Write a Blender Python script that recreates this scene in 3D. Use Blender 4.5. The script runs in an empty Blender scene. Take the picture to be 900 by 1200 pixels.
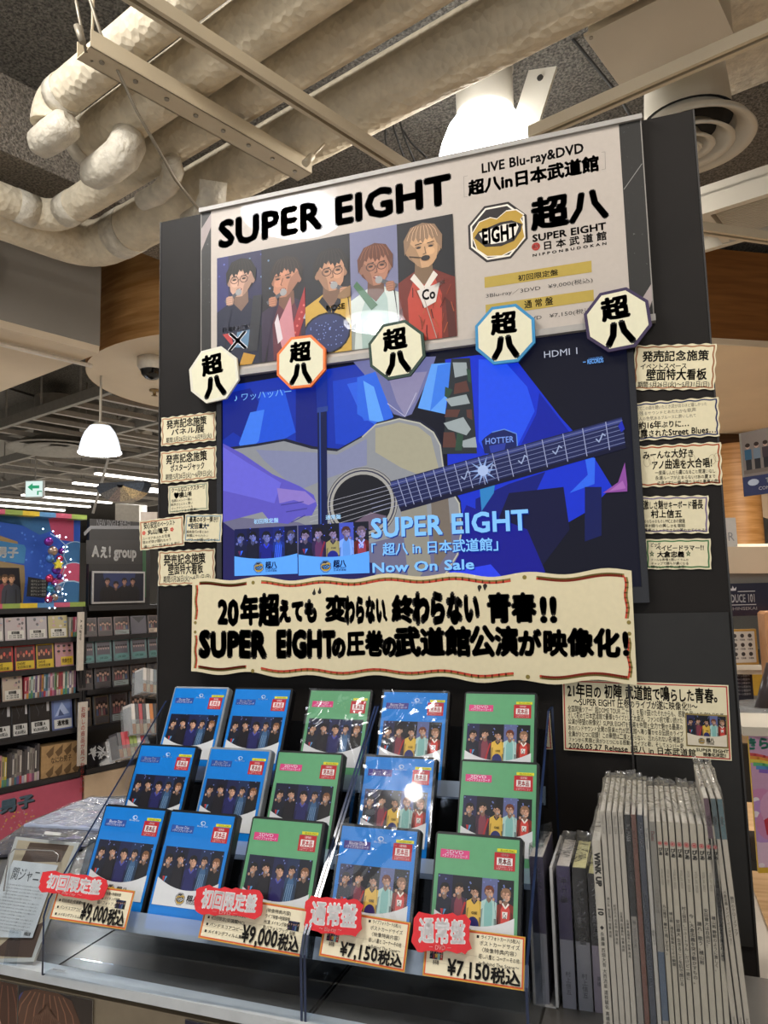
import bpy, bmesh, math, random
import numpy as np
from mathutils import Vector, Matrix
from mathutils.geometry import tessellate_polygon
R = random.Random(7)
SC = bpy.context.scene
COL = SC.collection
PI = math.pi

# ---------------------------------------------------------------- camera, world, lights, exposure
EYE = 1.55
F = 886.0
AX = np.array([0.94670815, -0.05962581, -0.31652558])     # board direction (world x) in lens coordinates
AN = np.array([0.32106243, 0.09615735, 0.94216383])       # away from the viewer (world y)
AU = np.array([-0.02574102, -0.99357865, 0.11017656])     # up (world z)
MW = np.array([AX, AN, AU])
cam = bpy.data.objects.new('camera', bpy.data.cameras.new('camera'))
COL.objects.link(cam)
cam.data.sensor_fit = 'VERTICAL'; cam.data.sensor_height = 24.0
cam.data.lens = F / 1200.0 * 24.0
cam.data.clip_start = 0.02; cam.data.clip_end = 80
r_, d_, f_ = MW @ np.array([1., 0, 0]), MW @ np.array([0, 1., 0]), MW @ np.array([0, 0, 1.])
mm = Matrix(((r_[0], -d_[0], -f_[0], 0), (r_[1], -d_[1], -f_[1], 0), (r_[2], -d_[2], -f_[2], EYE), (0, 0, 0, 1)))
cam.matrix_world = mm
SC.camera = cam
SC.view_settings.view_transform = 'Standard'; SC.view_settings.look = 'None'
SC.view_settings.gamma = 1.0; SC.view_settings.use_curve_mapping = False
SC.view_settings.exposure = 0.0
w = bpy.data.worlds.new('World'); SC.world = w; w.use_nodes = True
w.node_tree.nodes['Background'].inputs['Color'].default_value = (0.95, 0.97, 1.0, 1)
w.node_tree.nodes['Background'].inputs['Strength'].default_value = 0.85

def area_light(name, loc, target, sx, sy, watt, col):
    l = bpy.data.lights.new(name, 'AREA'); l.shape = 'RECTANGLE'; l.size = sx; l.size_y = sy
    l.energy = watt; l.color = col
    o = bpy.data.objects.new(name, l); COL.objects.link(o); o.location = loc
    o.rotation_euler = (Vector(target) - Vector(loc)).to_track_quat('-Z', 'Y').to_euler()
    return o
WARM = (1.0, 0.92, 0.82)
NEUT = (1.0, 0.97, 0.93)
area_light('added_key_left', (-1.5, 0.55, 3.5), (-.8, 1.5, 0.9), 1.0, .25, 46, NEUT)  # unseen area key added to brighten the cards and cases, no fixture there
area_light('added_key_right', (0.9, 0.35, 3.3), (0.2, 1.3, 1.0), .9, .3, 24, WARM)  # companion area lamp added out of view on the right
area_light('added_fill_left_aisle', (-4.2, 2.4, 2.85), (-5.0, 3.6, 1.0), 1.6, .5, 60, NEUT)  # extra area fill put over the left aisle, without a fitting
area_light('added_fill_back', (-6.0, 9.0, 2.95), (-6, 9, 0), 5, 2, 420, (1, .97, .95))  # added fill brightening the back of the store, besides its strip lights
area_light('added_fill_right', (1.6, 5.0, 2.9), (1.4, 5, 0), 1.5, 1.5, 130, WARM)  # area fill added for the space right of the board, no lamp body

# ---------------------------------------------------------------- pixel -> real plane
CAMP = np.array([0, 0, EYE])
def ray(px, py): return MW @ np.array([px - 450.0, py - 600.0, F])
def at_y(px, py, Y): r = ray(px, py); return Vector(CAMP + r * (Y / r[1]))
def at_z(px, py, Z): r = ray(px, py); return Vector(CAMP + r * ((Z - EYE) / r[2]))
def at_x(px, py, X): r = ray(px, py); return Vector(CAMP + r * (X / r[0]))
def at_plane(px, py, P, n):
    r = ray(px, py); n = np.array(n); return Vector(CAMP + r * (((np.array(P) - CAMP) @ n) / (r @ n)))
def at_d(px, py, d): return Vector(CAMP + MW @ (np.array([px - 450.0, py - 600.0, F]) / F * d))
ANG = math.radians(-19.4)                                # the building's grid against the board
DA = Vector((math.cos(ANG), math.sin(ANG), 0))           # along the pipes
DB = Vector((-math.sin(ANG), math.cos(ANG), 0))          # across them
UP = Vector((0, 0, 1))

# ---------------------------------------------------------------- materials
def lin(c):
    return tuple(((x / 12.92) if x <= 0.04045 else ((x + 0.055) / 1.055) ** 2.4) for x in c[:3])
def hexc(h): return tuple(int(h[i:i + 2], 16) / 255 for i in (0, 2, 4))
_M = {}
def mat(name, c, rough=0.6, metal=0.0, var=0.06, scale=30, bump=0.0, bscale=60, spec=0.5, emit=0.0, coat=0.0, kind='noise', bdist=0.002):
    if name in _M: return _M[name]
    if isinstance(c, str): c = hexc(c)
    m = bpy.data.materials.new(name); m.use_nodes = True; nt = m.node_tree; N = nt.nodes; L = nt.links
    b = N['Principled BSDF']; c = lin(c)
    b.inputs['Roughness'].default_value = rough; b.inputs['Metallic'].default_value = metal
    b.inputs['Specular IOR Level'].default_value = spec
    b.inputs['Coat Weight'].default_value = coat; b.inputs['Coat Roughness'].default_value = 0.03
    tc = N.new('ShaderNodeTexCoord')
    nz = N.new('ShaderNodeTexNoise'); nz.inputs['Scale'].default_value = scale; nz.inputs['Detail'].default_value = 4
    L.new(tc.outputs['Object'], nz.inputs['Vector'])
    cr = N.new('ShaderNodeValToRGB'); L.new(nz.outputs['Fac'], cr.inputs['Fac'])
    cr.color_ramp.elements[0].position = 0.35; cr.color_ramp.elements[1].position = 0.65
    cr.color_ramp.elements[0].color = tuple(x * (1 - var) for x in c) + (1,)
    cr.color_ramp.elements[1].color = tuple(min(1, x * (1 + var)) for x in c) + (1,)
    L.new(cr.outputs['Color'], b.inputs['Base Color'])
    if emit:
        L.new(cr.outputs['Color'], b.inputs['Emission Color']); b.inputs['Emission Strength'].default_value = emit
    if bump:
        if kind == 'cell':
            t = N.new('ShaderNodeTexVoronoi'); t.inputs['Scale'].default_value = bscale; out = t.outputs['Distance']
        else:
            t = N.new('ShaderNodeTexNoise'); t.inputs['Scale'].default_value = bscale; t.inputs['Detail'].default_value = 6; out = t.outputs['Fac']
        L.new(tc.outputs['Object'], t.inputs['Vector'])
        bp = N.new('ShaderNodeBump'); bp.inputs['Strength'].default_value = bump; bp.inputs['Distance'].default_value = bdist
        L.new(out, bp.inputs['Height']); L.new(bp.outputs['Normal'], b.inputs['Normal'])
    _M[name] = m; return m

def print_mat(name, rough=0.5, emit=0.0, coat=0.0, spec=0.4, coat_rough=0.03, base=1.0):
    """printed surface: ink colours come with the geometry, paper grain from noise"""
    if name in _M: return _M[name]
    m = bpy.data.materials.new(name); m.use_nodes = True; nt = m.node_tree; N = nt.nodes; L = nt.links
    b = N['Principled BSDF']
    a = N.new('ShaderNodeAttribute'); a.attribute_name = 'Ink'
    nz = N.new('ShaderNodeTexNoise'); nz.inputs['Scale'].default_value = 90; nz.inputs['Detail'].default_value = 3
    tc = N.new('ShaderNodeTexCoord'); L.new(tc.outputs['Object'], nz.inputs['Vector'])
    mr = N.new('ShaderNodeMapRange'); mr.inputs['To Min'].default_value = 0.93 * base; mr.inputs['To Max'].default_value = 1.05 * base
    L.new(nz.outputs['Fac'], mr.inputs['Value'])
    vm = N.new('ShaderNodeVectorMath'); vm.operation = 'SCALE'
    L.new(a.outputs['Color'], vm.inputs[0]); L.new(mr.outputs['Result'], vm.inputs['Scale'])
    if emit:
        b.inputs['Base Color'].default_value = (0.01, 0.01, 0.01, 1)
        L.new(vm.outputs[0], b.inputs['Emission Color']); b.inputs['Emission Strength'].default_value = emit
    else: L.new(vm.outputs[0], b.inputs['Base Color'])
    b.inputs['Roughness'].default_value = rough; b.inputs['Specular IOR Level'].default_value = spec
    b.inputs['Coat Weight'].default_value = coat; b.inputs['Coat Roughness'].default_value = coat_rough
    _M[name] = m; return m

def clear_mat(name, tint=(1, 1, 1), rough=0.03, haze=0.0, hazec=(.8, .8, .8), bump=0.0, bscale=30, ior=1.45, gain=1.0, bd=.01):
    """thin clear sheet: lets light through, mirrors by Fresnel, optional milky haze"""
    if name in _M: return _M[name]
    m = bpy.data.materials.new(name); m.use_nodes = True; nt = m.node_tree; N = nt.nodes; L = nt.links
    N.remove(N['Principled BSDF']); out = N['Material Output']
    t = N.new('ShaderNodeBsdfTransparent'); t.inputs['Color'].default_value = tuple(tint) + (1,)
    g = N.new('ShaderNodeBsdfGlossy'); g.inputs['Roughness'].default_value = rough
    fr = N.new('ShaderNodeFresnel'); fr.inputs['IOR'].default_value = ior
    geo = N.new('ShaderNodeNewGeometry')
    mi = N.new('ShaderNodeMath'); mi.operation = 'MULTIPLY'; mi.inputs[1].default_value = gain; mi.use_clamp = True
    mb = N.new('ShaderNodeMath'); mb.operation = 'SUBTRACT'; mb.inputs[0].default_value = 1
    L.new(geo.outputs['Backfacing'], mb.inputs[1])
    mc = N.new('ShaderNodeMath'); mc.operation = 'MULTIPLY'
    L.new(fr.outputs[0], mi.inputs[0]); L.new(mi.outputs[0], mc.inputs[0]); L.new(mb.outputs[0], mc.inputs[1])
    mx = N.new('ShaderNodeMixShader'); L.new(mc.outputs[0], mx.inputs[0]); L.new(t.outputs[0], mx.inputs[1]); L.new(g.outputs[0], mx.inputs[2])
    last = mx.outputs[0]
    if haze:
        d = N.new('ShaderNodeBsdfDiffuse'); d.inputs['Color'].default_value = tuple(hazec) + (1,)
        m2 = N.new('ShaderNodeMixShader'); m2.inputs[0].default_value = haze
        L.new(last, m2.inputs[1]); L.new(d.outputs[0], m2.inputs[2]); last = m2.outputs[0]
    L.new(last, out.inputs['Surface'])
    if bump:
        tc = N.new('ShaderNodeTexCoord'); nz = N.new('ShaderNodeTexNoise'); nz.inputs['Scale'].default_value = bscale
        nz.inputs['Detail'].default_value = 2; nz.inputs['Distortion'].default_value = 1.0
        L.new(tc.outputs['Object'], nz.inputs['Vector'])
        bp = N.new('ShaderNodeBump'); bp.inputs['Strength'].default_value = bump; bp.inputs['Distance'].default_value = bd
        L.new(nz.outputs['Fac'], bp.inputs['Height']); L.new(bp.outputs['Normal'], g.inputs['Normal']); L.new(bp.outputs['Normal'], fr.inputs['Normal'])
    _M[name] = m; return m

def wood_mat(name, c1, c2, axis=2, sc=6):
    if name in _M: return _M[name]
    m = bpy.data.materials.new(name); m.use_nodes = True; nt = m.node_tree; N = nt.nodes; L = nt.links
    b = N['Principled BSDF']; b.inputs['Roughness'].default_value = 0.45
    tc = N.new('ShaderNodeTexCoord'); mp = N.new('ShaderNodeMapping')
    s = [1.0, 1.0, 1.0]; s[axis] = 14.0; mp.inputs['Scale'].default_value = s
    L.new(tc.outputs['Object'], mp.inputs['Vector'])
    nz = N.new('ShaderNodeTexNoise'); nz.inputs['Scale'].default_value = sc; nz.inputs['Detail'].default_value = 8; nz.inputs['Distortion'].default_value = .4
    L.new(mp.outputs[0], nz.inputs['Vector'])
    cr = N.new('ShaderNodeValToRGB'); cr.color_ramp.elements[0].position = .3; cr.color_ramp.elements[1].position = .7
    cr.color_ramp.elements[0].color = lin(hexc(c1)) + (1,); cr.color_ramp.elements[1].color = lin(hexc(c2)) + (1,)
    L.new(nz.outputs['Fac'], cr.inputs['Fac']); L.new(cr.outputs[0], b.inputs['Base Color'])
    _M[name] = m; return m

# ---------------------------------------------------------------- mesh helpers
class MB:
    def __init__(s): s.v = []; s.f = []; s.mi = []; s.sm = []
    def add(s, vs, fs, mi=0, sm=False):
        k = len(s.v); s.v += [tuple(v) for v in vs]; s.f += [tuple(i + k for i in f) for f in fs]
        s.mi += [mi] * len(fs); s.sm += [sm] * len(fs); return s
    def box(s, x0, x1, y0, y1, z0, z1, mi=0, M=None):
        vs = [Vector((x, y, z)) for z in (z0, z1) for y in (y0, y1) for x in (x0, x1)]
        if M is not None: vs = [M @ v for v in vs]
        return s.add(vs, [(0, 2, 3, 1), (4, 5, 7, 6), (0, 1, 5, 4), (2, 6, 7, 3), (0, 4, 6, 2), (1, 3, 7, 5)], mi)
    def bbox(s, x0, x1, y0, y1, z0, z1, b, mi=0):
        """box whose four edges along y are bevelled and front rim chamfered"""
        c = [(x0 + b, z0), (x1 - b, z0), (x1, z0 + b), (x1, z1 - b), (x1 - b, z1), (x0 + b, z1), (x0, z1 - b), (x0, z0 + b)]
        return s.prism([(p[0], p[1]) for p in c], y0, y1, mi)
    def prism(s, poly, y0, y1, mi=0, mside=None):
        """polygon in x,z extruded along y"""
        if mside is None: mside = mi
        a = sum(poly[i][0] * poly[(i + 1) % len(poly)][1] - poly[(i + 1) % len(poly)][0] * poly[i][1] for i in range(len(poly)))
        if a < 0: poly = poly[::-1]
        n = len(poly); k = len(s.v)
        s.v += [(p[0], y0, p[1]) for p in poly] + [(p[0], y1, p[1]) for p in poly]
        for t in tessellate_polygon([[Vector((p[0], p[1], 0)) for p in poly]]):
            p = [poly[i] for i in t]
            ar = (p[1][0] - p[0][0]) * (p[2][1] - p[0][1]) - (p[2][0] - p[0][0]) * (p[1][1] - p[0][1])
            if ar < 0: t = t[::-1]
            s.f.append(tuple(k + i for i in t)); s.f.append(tuple(k + n + i for i in t[::-1])); s.mi += [mi, mi]; s.sm += [False, False]
        for i in range(n):
            j = (i + 1) % n
            s.f.append((k + i, k + n + i, k + n + j, k + j)); s.mi.append(mside); s.sm.append(False)
        return s
    def tube(s, p0, p1, r, n=10, mi=0, r1=None, caps=True, sm=True):
        p0, p1 = Vector(p0), Vector(p1); d = (p1 - p0).normalized(); r1 = r if r1 is None else r1
        a = d.orthogonal().normalized(); b = d.cross(a)
        vs = [p + (a * math.cos(2 * PI * i / n) + b * math.sin(2 * PI * i / n)) * q for p, q in ((p0, r), (p1, r1)) for i in range(n)]
        s.add(vs, [(i, (i + 1) % n, n + (i + 1) % n, n + i) for i in range(n)], mi, sm)
        if caps: k = len(s.v) - 2 * n; s.f += [tuple(k + n - 1 - i for i in range(n)), tuple(k + n + i for i in range(n))]; s.mi += [mi, mi]; s.sm += [False, False]
        return s
    def path(s, pts, r, n=12, mi=0, caps=True):
        """smooth swept tube; r a number or a list"""
        pts = [Vector(p) for p in pts]; rs = r if isinstance(r, (list, tuple)) else [r] * len(pts)
        t0 = (pts[1] - pts[0]).normalized(); a = t0.orthogonal().normalized(); vs = []
        for i, p in enumerate(pts):
            t = (pts[min(i + 1, len(pts) - 1)] - pts[max(i - 1, 0)]).normalized()
            a = (a - t * a.dot(t)).normalized(); b = t.cross(a)
            vs += [p + (a * math.cos(2 * PI * k / n) + b * math.sin(2 * PI * k / n)) * rs[i] for k in range(n)]
        fs = [(i * n + k, i * n + (k + 1) % n, (i + 1) * n + (k + 1) % n, (i + 1) * n + k) for i in range(len(pts) - 1) for k in range(n)]
        k0 = len(s.v); s.add(vs, fs, mi, True)
        if caps:
            s.f += [tuple(k0 + n - 1 - i for i in range(n)), tuple(k0 + (len(pts) - 1) * n + i for i in range(n))]; s.mi += [mi, mi]; s.sm += [False, False]
        return s
    def lathe(s, prof, n=32, c=(0, 0, 0), mi=0, a0=0.0, a1=2 * PI):
        """profile of (radius, z) turned about the z axis"""
        full = abs(a1 - a0 - 2 * PI) < 1e-6; m = n if full else n + 1; k = len(s.v)
        for i in range(m):
            a = a0 + (a1 - a0) * i / n
            s.v += [(c[0] + r * math.cos(a), c[1] + r * math.sin(a), c[2] + z) for r, z in prof]
        q = len(prof)
        for i in range(n):
            j = (i + 1) % m
            for t in range(q - 1):
                s.f.append((k + i * q + t, k + j * q + t, k + j * q + t + 1, k + i * q + t + 1)); s.mi.append(mi); s.sm.append(True)
        return s
    def build(s, name, m, parent=None, **kw):
        me = bpy.data.meshes.new(name); me.from_pydata(s.v, [], s.f)
        for x in (m if isinstance(m, (list, tuple)) else [m]): me.materials.append(x)
        me.polygons.foreach_set('material_index', s.mi); me.polygons.foreach_set('use_smooth', s.sm); me.update()
        o = bpy.data.objects.new(name, me); COL.objects.link(o)
        if parent is not None: o.parent = parent
        for k, v in kw.items(): o[k] = v
        return o

def thing(name, label, cat, loc=(0, 0, 0), rot=(0, 0, 0), group=None):
    o = bpy.data.objects.new(name, None); COL.objects.link(o); o.empty_display_size = .05
    o.location = loc; o.rotation_euler = rot; o['label'] = label; o['category'] = cat
    if group: o['group'] = group
    return o
def tag(o, label, cat, group=None):
    o['label'] = label; o['category'] = cat
    if group: o['group'] = group
    return o
def struct(o): o['kind'] = 'structure'; return o
def dup(root, loc=None, rot=None, label=None, group=None):
    r = root.copy(); COL.objects.link(r)
    if loc is not None: r.location = loc
    if rot is not None: r.rotation_euler = rot
    if label: r['label'] = label
    if group: r['group'] = group
    for ch in list(root.children):
        c = ch.copy(); COL.objects.link(c); c.parent = r
        for g in list(ch.children):
            d = g.copy(); COL.objects.link(d); d.parent = c
    return r

# ---------------------------------------------------------------- print: inked shapes and lettering in a plane
_gc = {}
_cu = bpy.data.curves.new('glyph', 'FONT'); _cu.resolution_u = 2
_go = bpy.data.objects.new('glyph', _cu)
def _raw(s, off):
    _cu.body = s; _cu.offset = off
    me = bpy.data.meshes.new_from_object(_go)
    v = [tuple(q.co.xy) for q in me.vertices]; f = [tuple(p.vertices) for p in me.polygons]
    bpy.data.meshes.remove(me); return v, f
def glyph(ch, off=0.0):
    off = round(off, 3); k = (ch, off)
    if k not in _gc:
        if ch in ' 　': _gc[k] = ([], [], .3 if ch == ' ' else 1.0)
        else:
            v, f = _raw(ch, 0)
            if off > 0:                       # heavier stroke: the same outline laid again around itself
                v0, f0, n0 = v, f, len(v); v, f = list(v0), list(f0); q = 8 if off >= .045 else (4 if off > .011 else 2)
                for i in range(q):
                    a = 2 * PI * (i + .5) / q; v += [(x + off * math.cos(a), y + off * math.sin(a)) for x, y in v0]; f += [tuple(j + n0 * (i + 1) for j in t) for t in f0]
            adv = 1.0 if ord(ch) > 0x2fff else max(p[0] for p in _raw('|' + ch + '|', 0)[0]) - .428
            _gc[k] = (v, f, adv)
    return _gc[k]

class Pic:
    """flat print: u to the right, v up, later shapes lie a hair in front"""
    STEP = 0.000018; BS = 1.0
    def __init__(s, step=None):
        s.v = []; s.f = []; s.c = []; s.lay = 0; s.clip = None; s.step = step or Pic.STEP; s.T = lambda u, v: (u, v)
    def _tri(s, tris, col):
        if isinstance(col, str): col = hexc(col)
        col = lin(col) + (1,); y = -s.lay * s.step
        for t in tris:
            if s.clip:
                t = s._clip(t)
                if len(t) < 3: continue
            a = sum(t[i][0] * t[(i + 1) % len(t)][1] - t[(i + 1) % len(t)][0] * t[i][1] for i in range(len(t)))
            if abs(a) < 1e-12: continue
            if a < 0: t = t[::-1]
            k = len(s.v); s.v += [(p[0], y, p[1]) for p in t]; s.f.append(tuple(range(k, k + len(t)))); s.c.append(col)
    def _clip(s, poly):
        x0, y0, x1, y1 = s.clip
        for ax, val, sg in ((0, x0, 1), (0, x1, -1), (1, y0, 1), (1, y1, -1)):
            out = []
            for i in range(len(poly)):
                a, b = poly[i - 1], poly[i]
                ia, ib = (a[ax] - val) * sg >= 0, (b[ax] - val) * sg >= 0
                if ia != ib:
                    t = (val - a[ax]) / (b[ax] - a[ax]); out.append((a[0] + (b[0] - a[0]) * t, a[1] + (b[1] - a[1]) * t))
                if ib: out.append(b)
            poly = out
            if len(poly) < 3: return []
        return poly
    def poly(s, pts, col, new=True):
        if new: s.lay += 1
        pts = [s.T(*p) for p in pts]
        if len(pts) <= 4 and len(pts) == 3: s._tri([pts], col); return
        tr = tessellate_polygon([[Vector((p[0], p[1], 0)) for p in pts]])
        s._tri([[pts[i] for i in t] for t in tr], col)
    def rect(s, x0, y0, x1, y1, col, new=True): s.poly([(x0, y0), (x1, y0), (x1, y1), (x0, y1)], col, new)
    def oval(s, cx, cy, rx, ry, col, n=20, a=0.0, new=True, a0=0, a1=2 * PI):
        ca, sa = math.cos(a), math.sin(a)
        pts = []
        for i in range(n):
            t = a0 + (a1 - a0) * i / n
            u, v = rx * math.cos(t), ry * math.sin(t); pts.append((cx + u * ca - v * sa, cy + u * sa + v * ca))
        s.poly(pts, col, new)
    def line(s, pts, w, col, new=True):
        if new: s.lay += 1
        for (ax, ay), (bx, by) in zip(pts[:-1], pts[1:]):
            dx, dy = bx - ax, by - ay; l = math.hypot(dx, dy) or 1; nx, ny = -dy / l * w / 2, dx / l * w / 2
            ex, ey = dx / l * w * .3, dy / l * w * .3
            s.poly([(ax + nx - ex, ay + ny - ey), (ax - nx - ex, ay - ny - ey), (bx - nx + ex, by - ny + ey), (bx + nx + ex, by + ny + ey)], col, new=False)
    def ring(s, cx, cy, rx, ry, w, col, n=20):
        s.line([(cx + rx * math.cos(2 * PI * i / n), cy + ry * math.sin(2 * PI * i / n)) for i in range(n + 1)], w, col)
    def text(s, st, x0, y0, x1, y1, col, bold=0.0, jit=0.0, hand=False, x1b=None, shear=0.0, slope=0.0):
        """lettering fitted into the box x0..x1, y0..y1 (height counts as one em); slope raises its right end"""
        s.lay += 1; pen = 0; items = []; bold = bold * Pic.BS
        for ch in st:
            v, f, adv = glyph(ch, bold); sc = 1.0
            if hand and '\u3040' <= ch <= '\u30ff': sc = .88
            items.append((v, f, pen, sc)); pen += adv * sc + (bold * .35 if ord(ch) < 0x2fff else 0)
        if pen == 0: return
        kx = (x1 - x0) / pen; latin = all(ord(c) < 0x2000 for c in st); ky = (y1 - y0) / (.70 if latin else .86); yo = 0 if latin else .05
        for v, f, p, sc in items:
            if not v: continue
            a = R.uniform(-jit, jit); js = 1 + R.uniform(-jit, jit); jy = R.uniform(-jit, jit) * .25
            ca, sa = math.cos(a), math.sin(a); out = []
            for gx, gy in v:
                gx2, gy2 = (gx - .5) * js, (gy - .36) * js
                gx3, gy3 = gx2 * ca - gy2 * sa + .5, gx2 * sa + gy2 * ca + .36
                X = (p + gx3 * sc + shear * gy3) * kx; Y = (gy3 * sc + yo + jy) * ky
                out.append(s.T(x0 + X, y0 + Y + slope * X / (x1 - x0)))
            s._tri([[out[i] for i in q] for q in f], col)
    def vtext(s, st, cx, y1, size, col, bold=0.0, latin=True, sq=1.0):
        """vertical lettering running down a spine; Latin runs turn sideways"""
        s.lay += 1; y = y1
        for ch in st:
            v, f, adv = glyph(ch, bold)
            if ord(ch) > 0x2fff or ch in '！':
                if ch == 'ー': o = [s.T(cx - (gy - .37) * size, y - gx * size * sq) for gx, gy in v]
                else: o = [s.T(cx + (gx - .5) * size, y - (.85 - gy) * size * sq) for gx, gy in v]
                s._tri([[o[i] for i in q] for q in f], col); y -= size * 1.02 * sq
            else:
                o = [s.T(cx + (gy - .34) * size, y - gx * size * sq) for gx, gy in v]
                s._tri([[o[i] for i in q] for q in f], col); y -= (adv + .02) * size * sq
    def build(s, name, m, parent=None, y=0.0, **kw):
        me = bpy.data.meshes.new(name); me.from_pydata(s.v, [], s.f)
        at = me.attributes.new('Ink', 'FLOAT_COLOR', 'FACE'); at.data.foreach_set('color', [q for c in s.c for q in c])
        me.materials.append(m); me.update()
        o = bpy.data.objects.new(name, me); COL.objects.link(o); o.location.y = y
        if parent is not None: o.parent = parent
        for k, v in kw.items(): o[k] = v
        return o

PAPER = print_mat('printed_paper', .75)
GLOSSP = print_mat('glossy_print', .3, coat=.3)
POSTERM = print_mat('filmed_poster_print', .5, coat=1.0, coat_rough=.004)
BLACKM = mat('black_panel', '1c1917', .6, var=.12, scale=8, bump=.05, bscale=300, spec=.2)
ACR = clear_mat('clear_acrylic', (.90, .93, .96), .02)
ACRE = mat('acrylic_edge', '1d2b4a', .12, var=.3, scale=12, spec=.8)
FILM = clear_mat('wrinkled_film', (1, 1, 1), .08, bump=.8, bscale=9, ior=1.8, bd=.02)

# ---------------------------------------------------------------- a printed performer
def person(p, x, y, s, hair='1b1714', shirt='1c1d28', skin='c79a80', turn=0.0, glasses=False, mic=None, collar=None, jacket=None, curly=False, tint=None):
    """head centre x,y and head height s; turn shifts the face left or right"""
    def c(h):
        h = hexc(h) if isinstance(h, str) else h
        return tuple(a * b for a, b in zip(h, tint)) if tint else h
    dk = tuple(v * .62 for v in hexc(skin)); md = tuple(v * .82 for v in hexc(skin))
    # torso, arms
    p.poly([(x - .22 * s, y - .55 * s), (x - .95 * s, y - .95 * s), (x - 1.25 * s, y - 1.6 * s), (x - 1.3 * s, y - 4 * s), (x + 1.3 * s, y - 4 * s), (x + 1.25 * s, y - 1.6 * s), (x + .95 * s, y - .95 * s), (x + .22 * s, y - .55 * s)], c(jacket or shirt))
    if jacket: p.poly([(x - .2 * s, y - .6 * s), (x - .42 * s, y - 1.2 * s), (x - .34 * s, y - 4 * s), (x + .34 * s, y - 4 * s), (x + .42 * s, y - 1.2 * s), (x + .2 * s, y - .6 * s)], c(shirt))
    sh = tuple(v * .72 for v in hexc(jacket or shirt))
    p.poly([(x + .5 * s, y - 1.3 * s), (x + .62 * s, y - 4 * s), (x + .82 * s, y - 4 * s), (x + .7 * s, y - 1.5 * s)], c(sh))
    p.poly([(x - .55 * s, y - 1.4 * s), (x - .75 * s, y - 4 * s), (x - .9 * s, y - 4 * s), (x - .72 * s, y - 1.5 * s)], c(sh))
    # neck
    p.poly([(x - .2 * s, y - .2 * s), (x - .23 * s, y - .68 * s), (x, y - .92 * s), (x + .23 * s, y - .68 * s), (x + .2 * s, y - .2 * s)], c(dk))
    if collar:
        p.poly([(x - .24 * s, y - .6 * s), (x - .34 * s, y - .72 * s), (x - .02 * s, y - 1.12 * s), (x, y - .95 * s)], c(collar))
        p.poly([(x + .24 * s, y - .6 * s), (x + .34 * s, y - .72 * s), (x + .02 * s, y - 1.12 * s), (x, y - .95 * s)], c(collar))
    # hair behind, ears, face
    p.oval(x, y + .1 * s, .46 * s, .5 * s, c(hair), 18)
    p.oval(x - .37 * s, y - .04 * s, .07 * s, .12 * s, c(md), 8); p.oval(x + .37 * s, y - .04 * s, .07 * s, .12 * s, c(md), 8)
    f = x + turn * .1 * s
    p.poly([(x - .35 * s, y + .3 * s), (x - .355 * s, y), (x + (f - x) * .4 - .33 * s, y - .15 * s), (f - .28 * s, y - .3 * s), (f - .19 * s, y - .42 * s), (f - .08 * s, y - .49 * s), (f + .08 * s, y - .49 * s), (f + .19 * s, y - .42 * s), (f + .28 * s, y - .3 * s), (x + (f - x) * .4 + .33 * s, y - .15 * s), (x + .355 * s, y), (x + .35 * s, y + .3 * s)], c(skin))
    sd = 1 if turn <= 0 else -1
    p.poly([(x + sd * .36 * s, y + .2 * s), (x + sd * .36 * s, y - .1 * s), (f + sd * .25 * s, y - .36 * s), (f + sd * .09 * s, y - .5 * s), (f + sd * .14 * s, y - .2 * s), (f + sd * .22 * s, y)], c(md))
    lt = tuple(min(1, v * 1.09) for v in hexc(skin)); p.oval(f - sd * .13 * s, y - .1 * s, .12 * s, .1 * s, c(lt), 12); p.oval(f - sd * .04 * s, y + .17 * s, .16 * s, .07 * s, c(lt), 12)
    p.oval(f - .16 * s, y + .04 * s, .085 * s, .05 * s, c(md), 10); p.oval(f + .16 * s, y + .04 * s, .085 * s, .05 * s, c(md), 10, new=False)
    # brows, eyes, nose, mouth
    for q in (-1, 1):
        ex = f + q * .15 * s
        p.line([(ex - .08 * s, y + .1 * s), (ex + .08 * s, y + .12 * s)], .025 * s, c('2a1c16'))
        p.oval(ex, y + .02 * s, .06 * s, .026 * s, c('241a18'), 8)
        if glasses: p.ring(ex, y + .01 * s, .12 * s, .1 * s, .02 * s, c('3a2a2a'), 12)
    p.line([(f, y + .02 * s), (f + turn * .06 * s, y - .14 * s), (f - .04 * s, y - .16 * s)], .028 * s, c(dk))
    p.oval(f, y - .28 * s, .09 * s, .04 * s, c('7a3a36'), 10); p.oval(f, y - .27 * s, .06 * s, .012 * s, c('e6d8d0'), 8, new=True)
    # fringe
    pts = [(x - .46 * s, y - .12 * s), (x - .48 * s, y + .25 * s), (x - .3 * s, y + .55 * s), (x, y + .63 * s), (x + .3 * s, y + .55 * s), (x + .48 * s, y + .25 * s), (x + .46 * s, y - .12 * s), (x + .38 * s, y + .04 * s)]
    n = 13
    for i in range(n): pts.append((x + (.34 - .68 * i / (n - 1)) * s, y + ((.27 if i % 2 else .17) + .06 * math.sin(i * .9 + x * 50) + .05 * abs(i - 6) / -6) * s))
    pts.append((x - .38 * s, y + .04 * s)); p.poly(pts, c(hair))
    hl = tuple(min(1, v * 1.5 + .05) for v in hexc(hair))
    for q in (-.3, -.22, -.14, -.05, .04, .12, .2, .28): p.line([(x + q * .7 * s, y + .56 * s), (x + q * 1.1 * s, y + .42 * s), (x + (q * 1.3) * s, y + .24 * s)], .012 * s, c(hl))
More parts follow.
